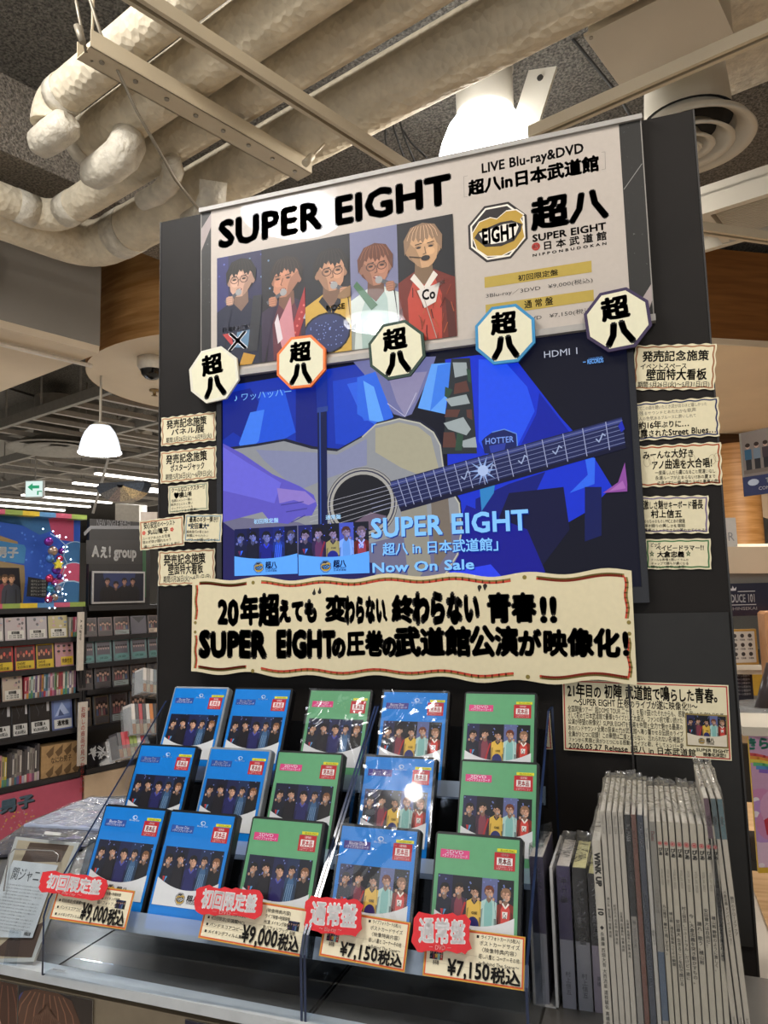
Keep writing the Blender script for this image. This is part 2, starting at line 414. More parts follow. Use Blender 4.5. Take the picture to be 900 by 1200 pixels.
    if mic:
        mx, my = x + mic * .1 * s, y - .36 * s
        p.line([(mx, my), (mx + mic * .5 * s, my - .22 * s)], .1 * s, c('55565c')); p.oval(mx, my, .1 * s, .1 * s, c('9a9a9a'), 10)
        p.line([(mx + mic * .42 * s, my - .15 * s), (mx + mic * .75 * s, y - 4 * s)], .05 * s, c('17181d'))
        hx, hy = mx + mic * .34 * s, my - .17 * s
        p.poly([(hx - .12 * s, hy - .1 * s), (hx - .13 * s, hy + .04 * s), (hx - .05 * s, hy + .1 * s), (hx + .08 * s, hy + .08 * s), (hx + .13 * s, hy - .02 * s), (hx + .1 * s, hy - .16 * s), (hx - .04 * s, hy - .2 * s)], c(md))
        for q in range(4): p.line([(hx - .1 * s, hy + (.05 - .06 * q) * s), (hx + .06 * s, hy + (.06 - .06 * q) * s)], .042 * s, c(skin))
        p.poly([(hx - .1 * s, hy - .18 * s), (hx + .08 * s, hy - .18 * s), (hx + mic * .3 * s, y - 2.2 * s), (hx + mic * .3 * s - .3 * s, y - 2.2 * s)], c(jacket or shirt))

def photo_band(p, x0, y0, x1, y1, variant, tint=None, detail=True):
    """five performers side by side"""
    def c(h): h = hexc(h); return tuple(a * b for a, b in zip(h, tint)) if tint else h
    W = x1 - x0; H = y1 - y0; oc = p.clip; T = p.T
    if variant == 'A':
        p.rect(x0, y0, x1, y1, c('1a1d35'))
        cuts = [0, .2, .4, .62, .8, 1]; bgs = ['181b34', '14152a', '1c2146', '1d2c4e', '121626']
        spec = [dict(hair='191512', shirt='1b1d2a', turn=-1, mic=-1, glasses=True), dict(hair='15110f', shirt='1d1a20', turn=1, mic=1),
                dict(hair='1a1614', shirt='23245a', turn=1, collar='4a4fa0'), dict(hair='221c1c', shirt='3f6187', turn=-1, glasses=True, jacket='27405f', mic=-1),
                dict(hair='6d4a30', shirt='1d1b1c', turn=-1, mic=-1)]
    else:
        p.rect(x0, y0, x1, y1, c('15151f'))
        cuts = [0, .2, .4, .59, .79, 1]; bgs = ['232448', '151622', '14151c', '5b6390', '17191c']
        spec = [dict(hair='17130f', shirt='1a1d2c', turn=-1, mic=-1, glasses=True), dict(hair='1e1612', shirt='7d3a48', jacket='40283a', turn=-1, mic=-1),
                dict(hair='17120f', shirt='d8b24a', collar='20222e', turn=1, mic=1, glasses=True), dict(hair='5e2f1c', shirt='7fb3ae', jacket='a9c9c4', turn=1, mic=1, glasses=True),
                dict(hair='7a5a42', shirt='c9433a', jacket='7a2418', collar='e8e4da', turn=1, mic=-1)]
    L0 = p.lay; LM = L0
    for i in range(5):
        LM = max(LM, p.lay); p.lay = L0
        a, b = x0 + W * cuts[i], x0 + W * cuts[i + 1]
        p.rect(a, y0, b, y1, c(bgs[i]))
        if T(0, 0) == (0, 0): p.clip = (a, y0, b, y1)
        for q in range(5):
            p.oval(a + (b - a) * R.random(), y0 + H * R.uniform(.4, 1), H * .02, H * .02, c('6a78b8'), 6)
        s = min((b - a) * .66, H * .42)
        person(p, (a + b) / 2 + (b - a) * .02 * (-1) ** i, y0 + H * (.68 + .03 * (i % 2)), s, tint=tint, **spec[i])
        if i == 0:
            m = (a + b) / 2; p.poly([(m - .3 * s, y0 + H * .28), (m - .1 * s, y0 + H * .12), (m, y0 + H * .28)], c('b8353a')); p.poly([(m + .05 * s, y0 + H * .28), (m - .02 * s, y0 + H * .12), (m + .3 * s, y0 + H * .28)], c('5c9ad0'))
        if i == 1 and variant == 'B': m = (a + b) / 2; p.line([(m + .6 * s, y0 + H * .45), (m + .1 * s, y0)], .18 * s, c('b02c30'))
        if i == 2 and variant == 'B': m = (a + b) / 2; p.oval(m, y0 + H * .02, .62 * s, H * .17, c('242b66'), 16); p.text('OSE', m - .2 * s, y0 + H * .24, m + .4 * s, y0 + H * .29, c('2a2a2a'), .03)
        if i == 3 and variant == 'A': 
            for k in range(4): m = a + (b - a) * (.25 + .17 * k); p.line([(m, y0 + H * .42), (m - .02 * W, y0)], .004 * W, c('9dbbd6'))
        if i == 4 and variant == 'B': m = (a + b) / 2; p.poly([(m - .25 * s, y0 + H * .35), (m + .25 * s, y0 + H * .35), (m + .2 * s, y0 + H * .22), (m - .2 * s, y0 + H * .22)], c('e8e2dc')); p.text('Co', m - .15 * s, y0 + H * .22, m + .15 * s, y0 + H * .33, c('222222'), .03)
        p.clip = oc
    p.lay = max(LM, p.lay)

def emblem(p, cx, cy, r, pale=(.93, .9, .85)):
    """octagonal badge with a grinning mouth whose teeth spell the band's number"""
    def octo(q): return [(cx + q * math.cos(PI / 8 + i * PI / 4), cy + q * math.sin(PI / 8 + i * PI / 4)) for i in range(8)]
    p.poly(octo(r), '2b2626'); p.poly(octo(r * .92), pale); p.poly(octo(r * .86), '2b2626')
    g = 'b5933a'
    def pt(a): return [(cx + u * r, cy + v * r) for u, v in a]
    up = [(-.78, .1), (-.55, .42), (-.2, .5), (0, .42), (.3, .62), (.6, .6), (.82, .4), (.72, .28), (.8, .1), (.45, .3), (.1, .3), (-.3, .2), (-.6, .12), (-.78, -.12)]
    lo = [(-.78, -.02), (-.6, -.2), (-.4, -.42), (.1, -.48), (.5, -.38), (.72, -.1), (.76, .1), (.82, -.3), (.55, -.62), (.1, -.78), (-.35, -.72), (-.65, -.45)]
    p.poly(pt([(a * 1.04, b * 1.06) for a, b in up]), pale); p.poly(pt([(a * 1.04, b * 1.04) for a, b in lo]), pale)
    p.poly(pt(up), g); p.poly(pt(lo), g)
    p.poly(pt([(-.58, .06), (-.2, .14), (.2, .22), (.6, .2), (.66, .06), (.55, -.2), (.2, -.36), (-.2, -.36), (-.45, -.22)]), pale)
    p.text('EIGHT', cx - .5 * r, cy - .3 * r, cx + .6 * r, cy + .18 * r, '2b2626', .05)

def logo(p, x0, y0, x1, y1, col='2b2626'):
    """stacked title block, for small print"""
    h = y1 - y0
    p.text('超八', x0, y0 + .4 * h, x1, y1, col, .045); p.text('SUPER EIGHT', x0, y0 + .2 * h, x1, y0 + .37 * h, col, .03)
    p.text('日本武道館', x0, y0, x1, y0 + .17 * h, col, .02)
# ================================================================ SETTING
CONC = mat('sprayed_concrete', '6a665e', .95, var=.55, scale=90, bump=1.0, bscale=110, bdist=.02)
CONL = mat('sprayed_beam', '8a8175', .95, var=.5, scale=100, bump=1.0, bscale=110, bdist=.02)
CREAM = mat('cream_paint', 'd8c6ab', .7, var=.03, scale=3)
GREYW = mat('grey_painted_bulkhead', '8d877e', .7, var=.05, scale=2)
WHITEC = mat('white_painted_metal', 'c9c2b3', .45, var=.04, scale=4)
WOODF = wood_mat('floor_wood', 'b08c62', 'cba981', 1, 3)
WOODW = wood_mat('oak_veneer', 'a87438', 'd2a066', 2, 3)
WOODD = wood_mat('dark_veneer', '6f441d', '85572a', 2, 3)

struct(MB().box(-30, 12, -6, 30, -.05, 0).build('floor', mat('pale_floor_vinyl', 'c4bdb2', .5, var=.04, scale=3)))
struct(MB().box(.45, 6, 1.9, 9, 0, .012).build('trim_12', WOODF))
struct(MB().box(-5.6, 12, -3.0, 8.5, 3.62, 3.75).build('ceiling', CONC))
# sprayed beam across the slab and the lower bulkheads behind it
def grid_box(a0, a1, b0, b1, z0, z1, mb=None, mi=0):
    """box laid on the building grid: a along DA, b along DB"""
    M = Matrix.Rotation(ANG, 4, 'Z'); mb = mb or MB(); return mb.box(a0, a1, b0, b1, z0, z1, mi, M)
def ab(P): return P.dot(DA), P.dot(DB)
b1 = ab(at_z(0, 180, 3.3)); b2 = ab(at_z(98, 215, 3.3))
a_face = (b1[0] + b2[0]) / 2
struct(grid_box(a_face - .35, a_face, -1.5, 9, 3.3, 3.63).build('trim_1', CONL))
c1 = ab(at_z(0, 380, 2.9)); c2 = ab(at_z(117, 409, 2.9)); a_s = (c1[0] + c2[0]) / 2
d1 = ab(at_z(0, 465, 2.9)); d2 = ab(at_z(95, 430, 2.9)); b_s = ab(at_z(119, 409, 2.9))[1]
bk = MB(); grid_box(a_s - 4.5, a_s, -1.5, b_s, 2.92, 3.45, bk, 0)
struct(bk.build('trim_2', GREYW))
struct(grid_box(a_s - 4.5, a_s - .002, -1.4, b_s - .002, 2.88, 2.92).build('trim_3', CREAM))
e0, e1 = at_z(-30, 396, 2.86), at_z(117, 431, 2.86)
tag(MB().path([e0 - DB * .5, e0, e1 - DB * .05], .012, 8).build('curtain_rail', mat('white_rail', 'd8d0c4', .4)), 'thin white rail fixed under the cream bulkhead at upper left', 'rail')
# far store ceiling and walls
struct(MB().box(-30, 12, 8.5, 30, 3.6, 3.7).build('trim_4', mat('dark_far_ceiling', '6a6762', .9, var=.2)))
struct(MB().box(-30, -5.6, -6, 8.5, 3.6, 3.7).build('trim_5', mat('dark_far_ceiling', '6a6762', .9, var=.2)))
WW = mat('far_wall_paint', 'b9b3a8', .7)
struct(MB().box(-30, 12, 21, 21.2, 0, 3.6).build('wall_back', WW))
struct(MB().box(-24, -23.8, -6, 21, 0, 3.6).build('wall_left', WW))
struct(MB().box(7.8, 8, -6, 21, 0, 3.7).build('wall_right', mat('right_wall_paint', 'cbb594', .7)))

# ---------------- round oak ceiling drum with cream underside
t = thing('ceiling_drum', 'round oak-veneered ceiling drum with a cream underside, left of the black board', 'ceiling feature', (-2.45, 4.37, 3.0))
MB().lathe([(.97, 0), (.97, .62)], 64).build('veneer_band', WOODW, t)
dm = MB(); dm.lathe([(0.0, .001), (.968, .001)], 64); dm.build('underside', CREAM, t)
t2 = thing('security_camera', 'white dome security camera with smoked glass under the oak drum', 'camera', at_z(178, 420, 3.0))
MB().lathe([(.0, 0), (.085, 0), (.085, -.05), (.07, -.075)], 24).build('housing', mat('camera_housing', 'd9d2c4', .4), t2)
MB().lathe([(.068, -.06), (.06, -.1), (.035, -.125), (0, -.132)], 20).build('dome', mat('smoked_dome', '101010', .05), t2)
t2 = thing('sprinkler', 'small brass sprinkler head under the oak drum', 'sprinkler', at_z(181, 457, 3.0))
MB().lathe([(0, 0), (.035, 0), (.035, -.01), (.012, -.012), (.01, -.04), (.022, -.042), (0, -.045)], 12).build('head', mat('sprinkler_metal', '9d8660', .35, .8), t2)

# ---------------- pipes
PIPE = mat('pipe_lagging', 'd8ccb4', .7, var=.1, scale=14, spec=.3, bump=.5, bscale=42, kind='cell', bdist=.012)
PIPEW = mat('pipe_lagging_tape', 'cfc7b6', .5, var=.12, scale=25, bump=.9, bscale=35, bdist=.012)
def bend(p0, corner, p1, r, n=6):
    a = (p0 - corner).normalized(); b = (p1 - corner).normalized(); s = corner + a * r; e = corner + b * r
    return [p0] + [s * (1 - k / n) ** 2 + corner * 2 * (k / n) * (1 - k / n) + e * (k / n) ** 2 for k in range(n + 1)] + [p1]
def pipe(label, pts, r, extra=None):
    t = thing('insulated_pipe', label, 'pipe')
    MB().path(pts, r, 24).build('pipe_run', PIPE, t)
    if extra: extra(t)
    return t
Z1 = 3.15
P3c = at_z(62, 257, Z1); P4c = at_z(110, 292, Z1)
def collar(t, P, d, r, l=.05): MB().tube(P - d * l, P + d * l, r * 1.035, 24).build('tape_band', PIPEW, t)
def stub(t, P, r, drop, side):
    q = P + Vector((0, 0, -drop)); MB().path([P, P + Vector((0, 0, -drop * .55)), q + side * r * .6, q + side * (r * 2.0)], [r, r, r * .95, r * .9], 16).build('branch_elbow', PIPEW, t)
s1 = at_z(62, 122, Z1); 
pipe('topmost wrapped pipe, ending in a short elbow at the upper left', bend(s1 + Vector((0, 0, -.07)) - DA * .01, s1, s1 + DA * 3.0, .06), .062, lambda t: (collar(t, s1 + DA * .07, DA, .062, .025), MB().path([at_z(84, 140, 3.06), at_z(78, 146, 3.05), at_z(62, 158, 3.04), at_z(48, 168, 3.04), at_z(40, 173, 3.04)], [.03, .05, .052, .048, .02], 16).build('end_elbow', PIPEW, t)))
s2 = at_z(100, 170, Z1)
pipe('second wrapped pipe from the top, with a capped end and a drooping elbow', [s2, s2 + DA * .3, s2 + DA * 3.2], .082, lambda t: (collar(t, s2 + DA * .03, DA, .082, .03), MB().path([at_z(150, 158, 3.08), at_z(150, 168, 3.03), at_z(143, 182, 3.0), at_z(128, 194, 2.98), at_z(110, 204, 2.98), at_z(101, 209, 2.98)], [.05, .058, .06, .058, .052, .025], 18).build('drooping_elbow', PIPEW, t)))
pipe('third wrapped pipe, bending back along the beam at its left end', bend(P3c - DB * 2.2, P3c, P3c + DA * 4.2, .1), .064, lambda t: (collar(t, P3c + DA * .14, DA, .064, .04), collar(t, P3c - DB * .12, DB, .064, .04), MB().path([at_z(199, 186, 3.06), at_z(203, 200, 3.04), at_z(198, 216, 3.03), at_z(184, 228, 3.03), at_z(166, 236, 3.03)], [.036, .037, .038, .038, .034], 14).build('branch_elbow', PIPEW, t)))
pipe('thickest and lowest wrapped pipe, bending at the left beside the third one', bend(P4c - DB * 2.4, P4c, P4c + DA * 4.4, .16), .1, lambda t: (collar(t, P4c + DA * .25, DA, .1, .05), MB().path([at_z(250, 212, 3.05), at_z(249, 232, 3.0), at_z(240, 252, 2.98), at_z(222, 262, 2.98)], [.05, .05, .048, .045], 14).build('drop_elbow', PIPEW, t)))
tag(MB().path([at_z(158, 70, 3.3), at_z(262, 10, 3.3), at_z(330, -35, 3.3)], .012, 10).build('conduit', mat('grey_conduit', 'a39c90', .5)), 'thin grey conduit running between the two uppermost pipes', 'conduit')

# ---------------- hanging channel, rods, tracks
BEIGE = mat('cream_steel', 'cdbfa4', .4, var=.05, scale=5)
p0, p1 = at_z(98, 62, 3.0), at_z(357, 208, 3.0); d = (p1 - p0); L_ = d.length
t = thing('hanging_channel', 'cream perforated steel channel slung under the pipes', 'channel', p0, (0, 0, math.atan2(d.y, d.x)))
MB().box(0, L_, -.036, .036, 0, .003).box(0, L_, -.036, -.033, 0, .05).box(0, L_, .033, .036, 0, .05).build('channel_body', BEIGE, t)
for k in range(8):
    MB().tube((.05 + k * (L_ - .1) / 7, -.004, -.004), (.05 + k * (L_ - .1) / 7, -.004, 0), .007, 10).build('bolt_head', mat('bolt_steel', '9b9588', .35, .7), t)
for k, (u, lbl) in enumerate(((.03, ''), (L_ - .04, ''))):
    MB().tube((u, .012, 0), (u, .012, .6), .004, 8).tube((u, .0, .03), (u, .0, .06), .011, 6).build('threaded_rod', BEIGE, t)
for u in (.18, .36, .55, .74): 
    MB().path([(u * L_, -.02 + .01 * k, .045 + .02 * math.sin(k * .6)) for k in range(6)], .004, 6).build('pipe_clamp', mat('dark_clamp', '3a3733', .5, .4), t)
CAB = mat('suspension_cable', '8b8272', .45, .3)
tag(MB().path([at_d(96, -30, 2.0), at_d(118, 40, 2.05), at_d(160, 130, 2.1), at_d(205, 210, 2.3), at_d(238, 252, 2.45)], .0045, 8).build('suspension_cable', CAB), 'slack beige cable crossing the pipes down to the board', 'cable')
tag(MB().path([at_d(85, -20, 1.95), at_d(97, 42, 1.98), at_d(101, 62, 2.0)], .004, 8).tube(at_d(90, 30, 1.97), at_d(97, 50, 1.97), .009, 8).build('hanger_wire', CAB), 'steel hanger wire with a turnbuckle above the channel end', 'wire')
def track(px0, px1, z, label, zt=.035):
    a, b = at_z(*px0, z), at_z(*px1, z); d = b - a; L = d.length
    t = thing('lighting_track', label, 'track', a, (0, 0, math.atan2(d.y, d.x)))
    MB().box(0, L, -.018, -.006, 0, zt).box(0, L, .006, .018, 0, zt).box(0, L, -.006, .006, zt * .5, zt).build('track_body', BEIGE, t)
    MB().box(.0, L, -.0055, .0055, zt * .3, zt * .49).build('track_slot', mat('slot_dark', '2c2822', .6), t)
    return t
track((120, -22), (478, 205), 2.9, 'cream lighting track running diagonally down to the poster top')
track((622, 164), (930, 30), 2.9, 'cream lighting track rising to the upper right past the round diffuser')
track((820, 272), (930, 288), 2.75, 'lower cream track above the wooden band at the right edge', .03)
tag(MB().path([at_d(645, 18, 2.9), at_d(675, 50, 2.85), at_d(722, 108, 2.75), at_d(748, 150, 2.7)], .006, 8).build('power_cable', mat('dark_cable', '2a2825', .6)), 'thin dark cable drooping across the slab left of the white duct box', 'cable')
for k, (x, y, x2, y2) in enumerate(((455, 115, 475, 190), (462, 118, 490, 200), (470, 150, 500, 185), (452, 125, 457, 200))):
    tag(MB().path([at_d(x, y, 2.9), at_d((x + x2) / 2 - 3, (y + y2) / 2, 2.9), at_d(x2, y2, 2.8)], .004, 6).build('power_cable', mat('dark_cable', '2a2825', .6)), ['leftmost', 'second', 'third', 'straightest'][k] + ' of the loose black cables hanging above the poster centre', 'cable')
t = thing('overhead_brace', 'thin steel brace with a swivel joint at the right end of the cream channel', 'brace')
MB().tube(at_d(388, 160, 2.55), at_d(360, 190, 2.45), .004, 8).build('rod', BEIGE, t)
MB().tube(at_d(366, 183, 2.46), at_d(357, 192, 2.44), .012, 8).build('swivel', BEIGE, t)

# ribbed deck seen at the far right top, slotted dark steel between the pipes
t = thing('ribbed_ceiling_deck', 'ribbed grey steel deck above the round diffuser at the right', 'ceiling deck')
for k in range(14): grid_box(1.0, 4.0, 1.6 + k * .24, 1.72 + k * .24, 3.52, 3.6).build('deck_rib', mat('deck_grey', '6f6a61', .6), t)

# ---------------- lamps
GLOW = mat('lamp_glow', 'ffffff', .4, emit=9.0, var=.0)
SHADE = mat('lit_lamp_shade', 'eef3ff', .3, emit=2.6, var=.0)
SHADE2 = mat('faint_lamp_shade', 'dfe8f2', .3, emit=.95, var=.0)
def dome_lamp(P, r, label, lit=True, power=18, cyl=True):
    """P = centre of the rim"""
    t = thing('pendant_lamp', label, 'lamp', P)
    prof = [(r * a, r * b) for a, b in ((1, 0), (.99, .1), (.95, .35), (.86, .7), (.72, 1.05), (.5, 1.35))]
    MB().lathe(prof, 40).build('shade', GLOW if lit else (SHADE2 if 'clear' in label else SHADE), t)
    MB().lathe([(r * 1.0, -.015 * r), (r * 1.03, 0), (r * 1.03, .05 * r), (r, .06 * r)], 40).build('rim', GLOW, t)
    if cyl:
        MB().lathe([(r * .5, 1.34 * r), (r * .54, 1.36 * r), (r * .54, 2.4 * r), (r * .5, 2.45 * r), (0, 2.45 * r)], 32).build('housing', WHITEC, t)
        MB().lathe([(r * .545, 2.15 * r), (r * .57, 2.2 * r), (r * .54, 2.25 * r)], 32).build('collar_ring', WHITEC, t)
        MB().tube((0, 0, 2.45 * r), (0, 0, 2.9 * r), r * .12, 10).build('stem', WHITEC, t)
    else: MB().tube((0, 0, 1.3 * r), (0, 0, 3.62 - P[2]), r * .06, 8).lathe([(r * .5, 1.34 * r), (r * .3, 1.5 * r), (0, 1.55 * r)], 24).build('stem', WHITEC, t)
    MB().lathe([(0, .2 * r), (r * .16, .25 * r), (r * .2, .5 * r), (r * .12, .8 * r)], 16).build('bulb', GLOW, t)
    l = bpy.data.lights.new('lamp_light', 'POINT'); l.energy = power; l.color = (1, .93, .82); l.shadow_soft_size = .06
    o = bpy.data.objects.new('lamp_light', l); COL.objects.link(o); o.parent = t; o.location = (0, 0, -.02)
    return t
# big lamp behind the poster
PB = at_d(572, 213, 2.9)
dome_lamp(PB, .205, 'big glowing dome lamp with a white cylinder housing rising behind the poster', True, 22)
dome_lamp(at_d(117, 531, 4.8), .128, 'small clear dome pendant lamp hanging far off above the blue header sign', False, 10, False)
dome_lamp(at_d(-22, 368, 3.9), .16, 'bright dome lamp cut by the left edge of the photo', True, 10, False)
dome_lamp(Vector((-1.257, .307, 3.1)), .2, 'dome lamp above the viewer, seen mirrored in the poster over the word SUPER', False, 12)
dome_lamp(Vector((-1.652, -1.848, 3.44)), .21, 'dome lamp behind the viewer, seen mirrored in the poster beside the green octagon', False, 20)
t = thing('lamp_bracket', 'white perforated mounting plate beside the big dome lamp', 'bracket', at_d(618, 130, 2.85))
M_ = Matrix.Rotation(.35, 4, 'Y') @ Matrix.Rotation(ANG, 4, 'Z')
MB().box(-.045, .075, -.01, 0, -.16, .16, 0, M_).build('plate', WHITEC, t)
for k in (-1, 1): MB().tube(M_ @ Vector((.02, -.016, .12 * k)), M_ @ Vector((.02, -.009, .12 * k)), .012, 10).build('screw_hole', mat('slot_dark', '2c2822', .6), t)

# round air diffuser and its duct box
DC = at_z(808, 170, 3.0)
t = thing('round_air_diffuser', 'white round ceiling air diffuser partly behind the board top right corner', 'air vent', DC)
def cone(r0, r1, z0, z1): return [(r0, z0), (r0 + .008, z0 - .006), (r1, z1)]
for k, (a, b, c_, e) in enumerate(((.20, .145, 0, .04), (.135, .085, -.012, .045), (.075, .03, -.015, .05), (.035, .0, -.018, .01))):
    MB().lathe([(b, e), (a - .02, c_ + .012), (a, c_), (a + .004, c_ + .006), (a - .01, c_ + .02)], 48).build('cone_ring', WHITEC, t)
MB().lathe([(.2, .01), (.19, .03), (.14, .05), (.12, .35)], 40).build('duct_collar', WHITEC, t)
MB().lathe([(0, .075), (.15, .075)], 32).build('throat', mat('throat_dark', '1a1b1c', .8), t)
P = at_z(768, 45, 3.1); t = thing('duct_box', 'square white duct box on the slab above the round diffuser', 'duct', P, (0, 0, ANG))
MB().box(-.14, .17, -.14, .16, 0, .4).build('box_body', WHITEC, t)
MB().box(-.15, .18, -.15, .17, -.01, .0).build('cover_plate', WHITEC, t)
for sx in (-.135, .165):
    for sy in (-.135, .155): MB().tube((sx, sy, -.014), (sx, sy, -.009), .006, 8).build('screw', mat('bolt_steel', '9b9588', .35, .7), t)
P = at_z(865, 30, 3.3); tag(grid_box(-.17, .35, -.3, .35, 0, .3).build('wrapped_duct', PIPEW), 'crinkled foil-wrapped duct in the upper right corner', 'duct').location = P
# ceiling air conditioner louvre on the right
P = at_z(830, 250, 3.0); t = thing('ceiling_air_conditioner', 'white slot grille air conditioner with perforated panels right of the board', 'air conditioner', P, (0, 0, ANG))
MB().box(-.25, 1.4, -.05, -.02, -.02, .06).box(-.25, 1.4, .28, .31, -.02, .06).box(-.25, 1.4, -.05, .31, .05, .09).build('frame', WHITEC, t)
for k in range(4): MB().box(-.02 + k * .42, .01 + k * .42, -.02, .28, -.015, .05).build('cross_bar', WHITEC, t)
for k in range(3):
    mb = MB()
    for q in range(20): mb.box(.02 + k * .42, .39 + k * .42, -.012 + q * .0145, -.005 + q * .0145, .0, .012)
    mb.build('perforated_panel', WHITEC, t, kind='stuff')

# ---------------- right side: wood band, cream soffit, things beyond
g = MB(); pA, pB = at_z(820, 395, 3.0), at_z(905, 400, 3.0)
dx = (pB - pA).normalized(); nn = Vector((-dx.y, dx.x, 0)); ang = math.atan2(dx.y, dx.x)
M_ = Matrix.Translation((pA.x, pA.y, 0)) @ Matrix.Rotation(ang, 4, 'Z')
struct(MB().box(-2, 3, 0, .02, 3.0, 3.55, 0, M_).build('trim_6', WOODD))
struct(MB().box(-2, 3, 0, 2.25, 2.96, 3.0, 0, M_).build('trim_7', CREAM))
t = thing('round_air_diffuser', 'far round ceiling diffuser under the cream soffit at the right', 'air vent', at_z(862, 497, 3.1))
for a, b in ((.3, .2), (.18, .1), (.08, 0)): MB().lathe([(b, .06), (a, 0), (a + .01, .01)], 32).build('cone_ring', WHITEC, t)
# oak wall piece
def quad_wall(name, pts, d, m, th=.02, parent=None):
    P = [at_d(x, y, d) for x, y in pts]; n = (P[1] - P[0]).cross(P[3] - P[0]).normalized()
    if n.dot(P[0] - Vector(CAMP)) < 0: n = -n
    mb = MB(); mb.add(P + [p + n * th for p in P], [(0, 1, 2, 3), (7, 6, 5, 4), (0, 4, 5, 1), (1, 5, 6, 2), (2, 6, 7, 3), (3, 7, 4, 0)])
    return mb.build(name, m, parent)
struct(quad_wall('wall_right', [(835, 500), (872, 510), (872, 565), (835, 565)], 7.2, WOODD, .1))
struct(quad_wall('trim_8', [(835, 560), (900, 545), (900, 608), (835, 580)], 7.25, CREAM, .02))
tag(MB().lathe([(.22, 0), (.22, .95)], 32, at_d(866, 642, 7.0)).build('wooden_column', WOODW), 'round oak column under the hanging group photo at the right edge', 'column')
# ================================================================ DISPLAY BOARD
Y0 = 1.50
t = thing('display_board', 'tall matt black display board carrying the poster, screen and hand-lettered cards', 'board', (-.455, Y0, 0))
MB().box(-.607, .607, 0, .055, 0, 2.472).build('panel', BLACKM, t)
MB().box(-.607, -.604, -.0015, 0, 0, 2.472).box(.604, .607, -.0015, 0, 0, 2.472).build('edge_trim', mat('board_edge', '2c2a28', .4), t)
MB().box(.427, .6, -.004, 0, .935, 1.505).build('lower_panel', mat('black_panel_lower', '191714', .5, var=.1), t)
MB().box(.42, .4235, -.006, 0, .935, 1.505).build('seam_strip', mat('board_edge', '2c2a28', .4), t)

# local print frame on the board plane, origin (-.455, y, 0)
def board_T(Y): return lambda px, py: (lambda P: (P.x, P.z))(at_y(px, py, Y))
def pic_at(Y, step=None):
    p = Pic(step); p.B = board_T(Y); return p
def tpx(p, st, bl, tr, col, bold=0.0, **k):
    """text with its lower left and upper right corners given; slope from plane"""
    a, b = p.B(*bl), p.B(*tr); p.lay = min(p.lay, 24); p.text(st, a[0], a[1], b[0], b[1], col, bold, **k)
def ppx(p, pts, col): p.poly([p.B(*q) for q in pts], col)
def shrink(P0, pts): return pts

# ---------------------------------------------------------------- poster
YP = 1.487
PX0, PX1, PZ0, PZ1 = -.938, .052, 2.068, 2.472
t = thing('framed_poster', 'wide concert poster under clear film with a band name, five singers and prices', 'poster', (0, YP, 0))
MB().box(PX0 - .002, PX1 + .002, 0, .012, PZ0, PZ1).build('backing', mat('poster_backing', '8f8a84', .5), t)
SIL = mat('silver_rail', 'a39f9a', .55, .1, var=.05)
MB().box(PX0 - .004, PX1 + .004, -.006, .012, PZ0 - .012, PZ0 + .001).build('bottom_rail', SIL, t)
MB().box(PX0 - .004, PX1 + .004, -.006, .012, PZ1 - .006, PZ1 + .004).build('top_rail', SIL, t)
p = pic_at(YP)
p.rect(PX0, PZ0, PX1, PZ1, 'bdb3a9')
# marbled black side bands with pale slashes
for x0, x1 in ((PX0, -.912), (.012, PX1)):
    p.rect(x0, PZ0, x1, PZ1, '292826')
    for k in range(46):
        x, z = R.uniform(x0 + .003, x1 - .003), R.uniform(PZ0, PZ1); r = R.uniform(.0008, .003)
        p.poly([(x + r * R.uniform(-1, 1), z + r * R.uniform(-1, 1)) for _ in range(4)][:3], ('5d5c5a', '444340', '3a3937')[k % 3], new=(k == 0))
p.poly([(PX0, PZ1 - .045), (PX0, PZ1 - .1), (-.912, PZ1 - .045), (-.912, PZ1 - .012)], '9c8f8c')
p.poly([(.03, PZ0 + .03), (.052, PZ0 + .062), (.052, PZ0 + .03), (.04, PZ0)], 'a79a97')
p.line([(.014, 2.33), (.05, 2.375)], .0015, '8a8784')
DK = '2c2a29'
def bx(x): return x
tpx(p, 'SUPER EIGHT', (256, 290), (528, 204), DK, .05)
tpx(p, 'LIVE Blu-ray&DVD', (564, 203), (684, 167), DK, .035)
tpx(p, '超八in日本武道館', (549, 229), (702, 182), DK, .045)
for pts in (([(548, 206), (543.5, 207), (544, 231), (548, 230.5)]), ([(705, 178.5), (709, 178), (709.5, 198), (705, 199)])): p.line([p.B(*q) for q in pts], .0008, '8a8580')
ec = p.B(583, 272); emblem(p, ec[0], ec[1], .066)
tpx(p, '超八', (623, 269), (711, 219), DK, .05)
tpx(p, 'SUPER EIGHT', (624, 283.5), (710, 260.5), DK, .04)
c_ = p.B(628, 289); p.oval(c_[0], c_[1], .0085, .0085, 'a8362f', 16); p.text('IN', c_[0] - .005, c_[1] - .003, c_[0] + .005, c_[1] + .004, 'd9cfc6', .02)
tpx(p, '日 本 武 道 館', (636, 293), (711, 271), DK, .03)
tpx(p, 'N I P P O N B U D O K A N', (624, 301), (711, 283.5), DK, .03)
GOLD = 'b39b45'
def bar(a, b_, c, d): p.lay = 18; ppx(p, [a, b_, c, d], GOLD)
bar((567.7, 325), (693, 305.5), (693.5, 319), (568, 337.5))
tpx(p, '初回限定盤', (607, 329.5), (654, 315.5), DK, .025)
tpx(p, '3Blu-ray／3DVD   ¥9,000(税込)', (569, 349.5), (695, 325), '3a3836', .0)
bar((569, 357.3), (695.5, 339.5), (696, 352.5), (569.5, 371))
tpx(p, '通 常 盤', (614.5, 361.5), (648, 348), DK, .025)
tpx(p, '2Blu-ray／2DVD   ¥7,150(税込)', (570, 383), (697, 360), '3a3836', .0)
p.build('printed_sheet', POSTERM, t)
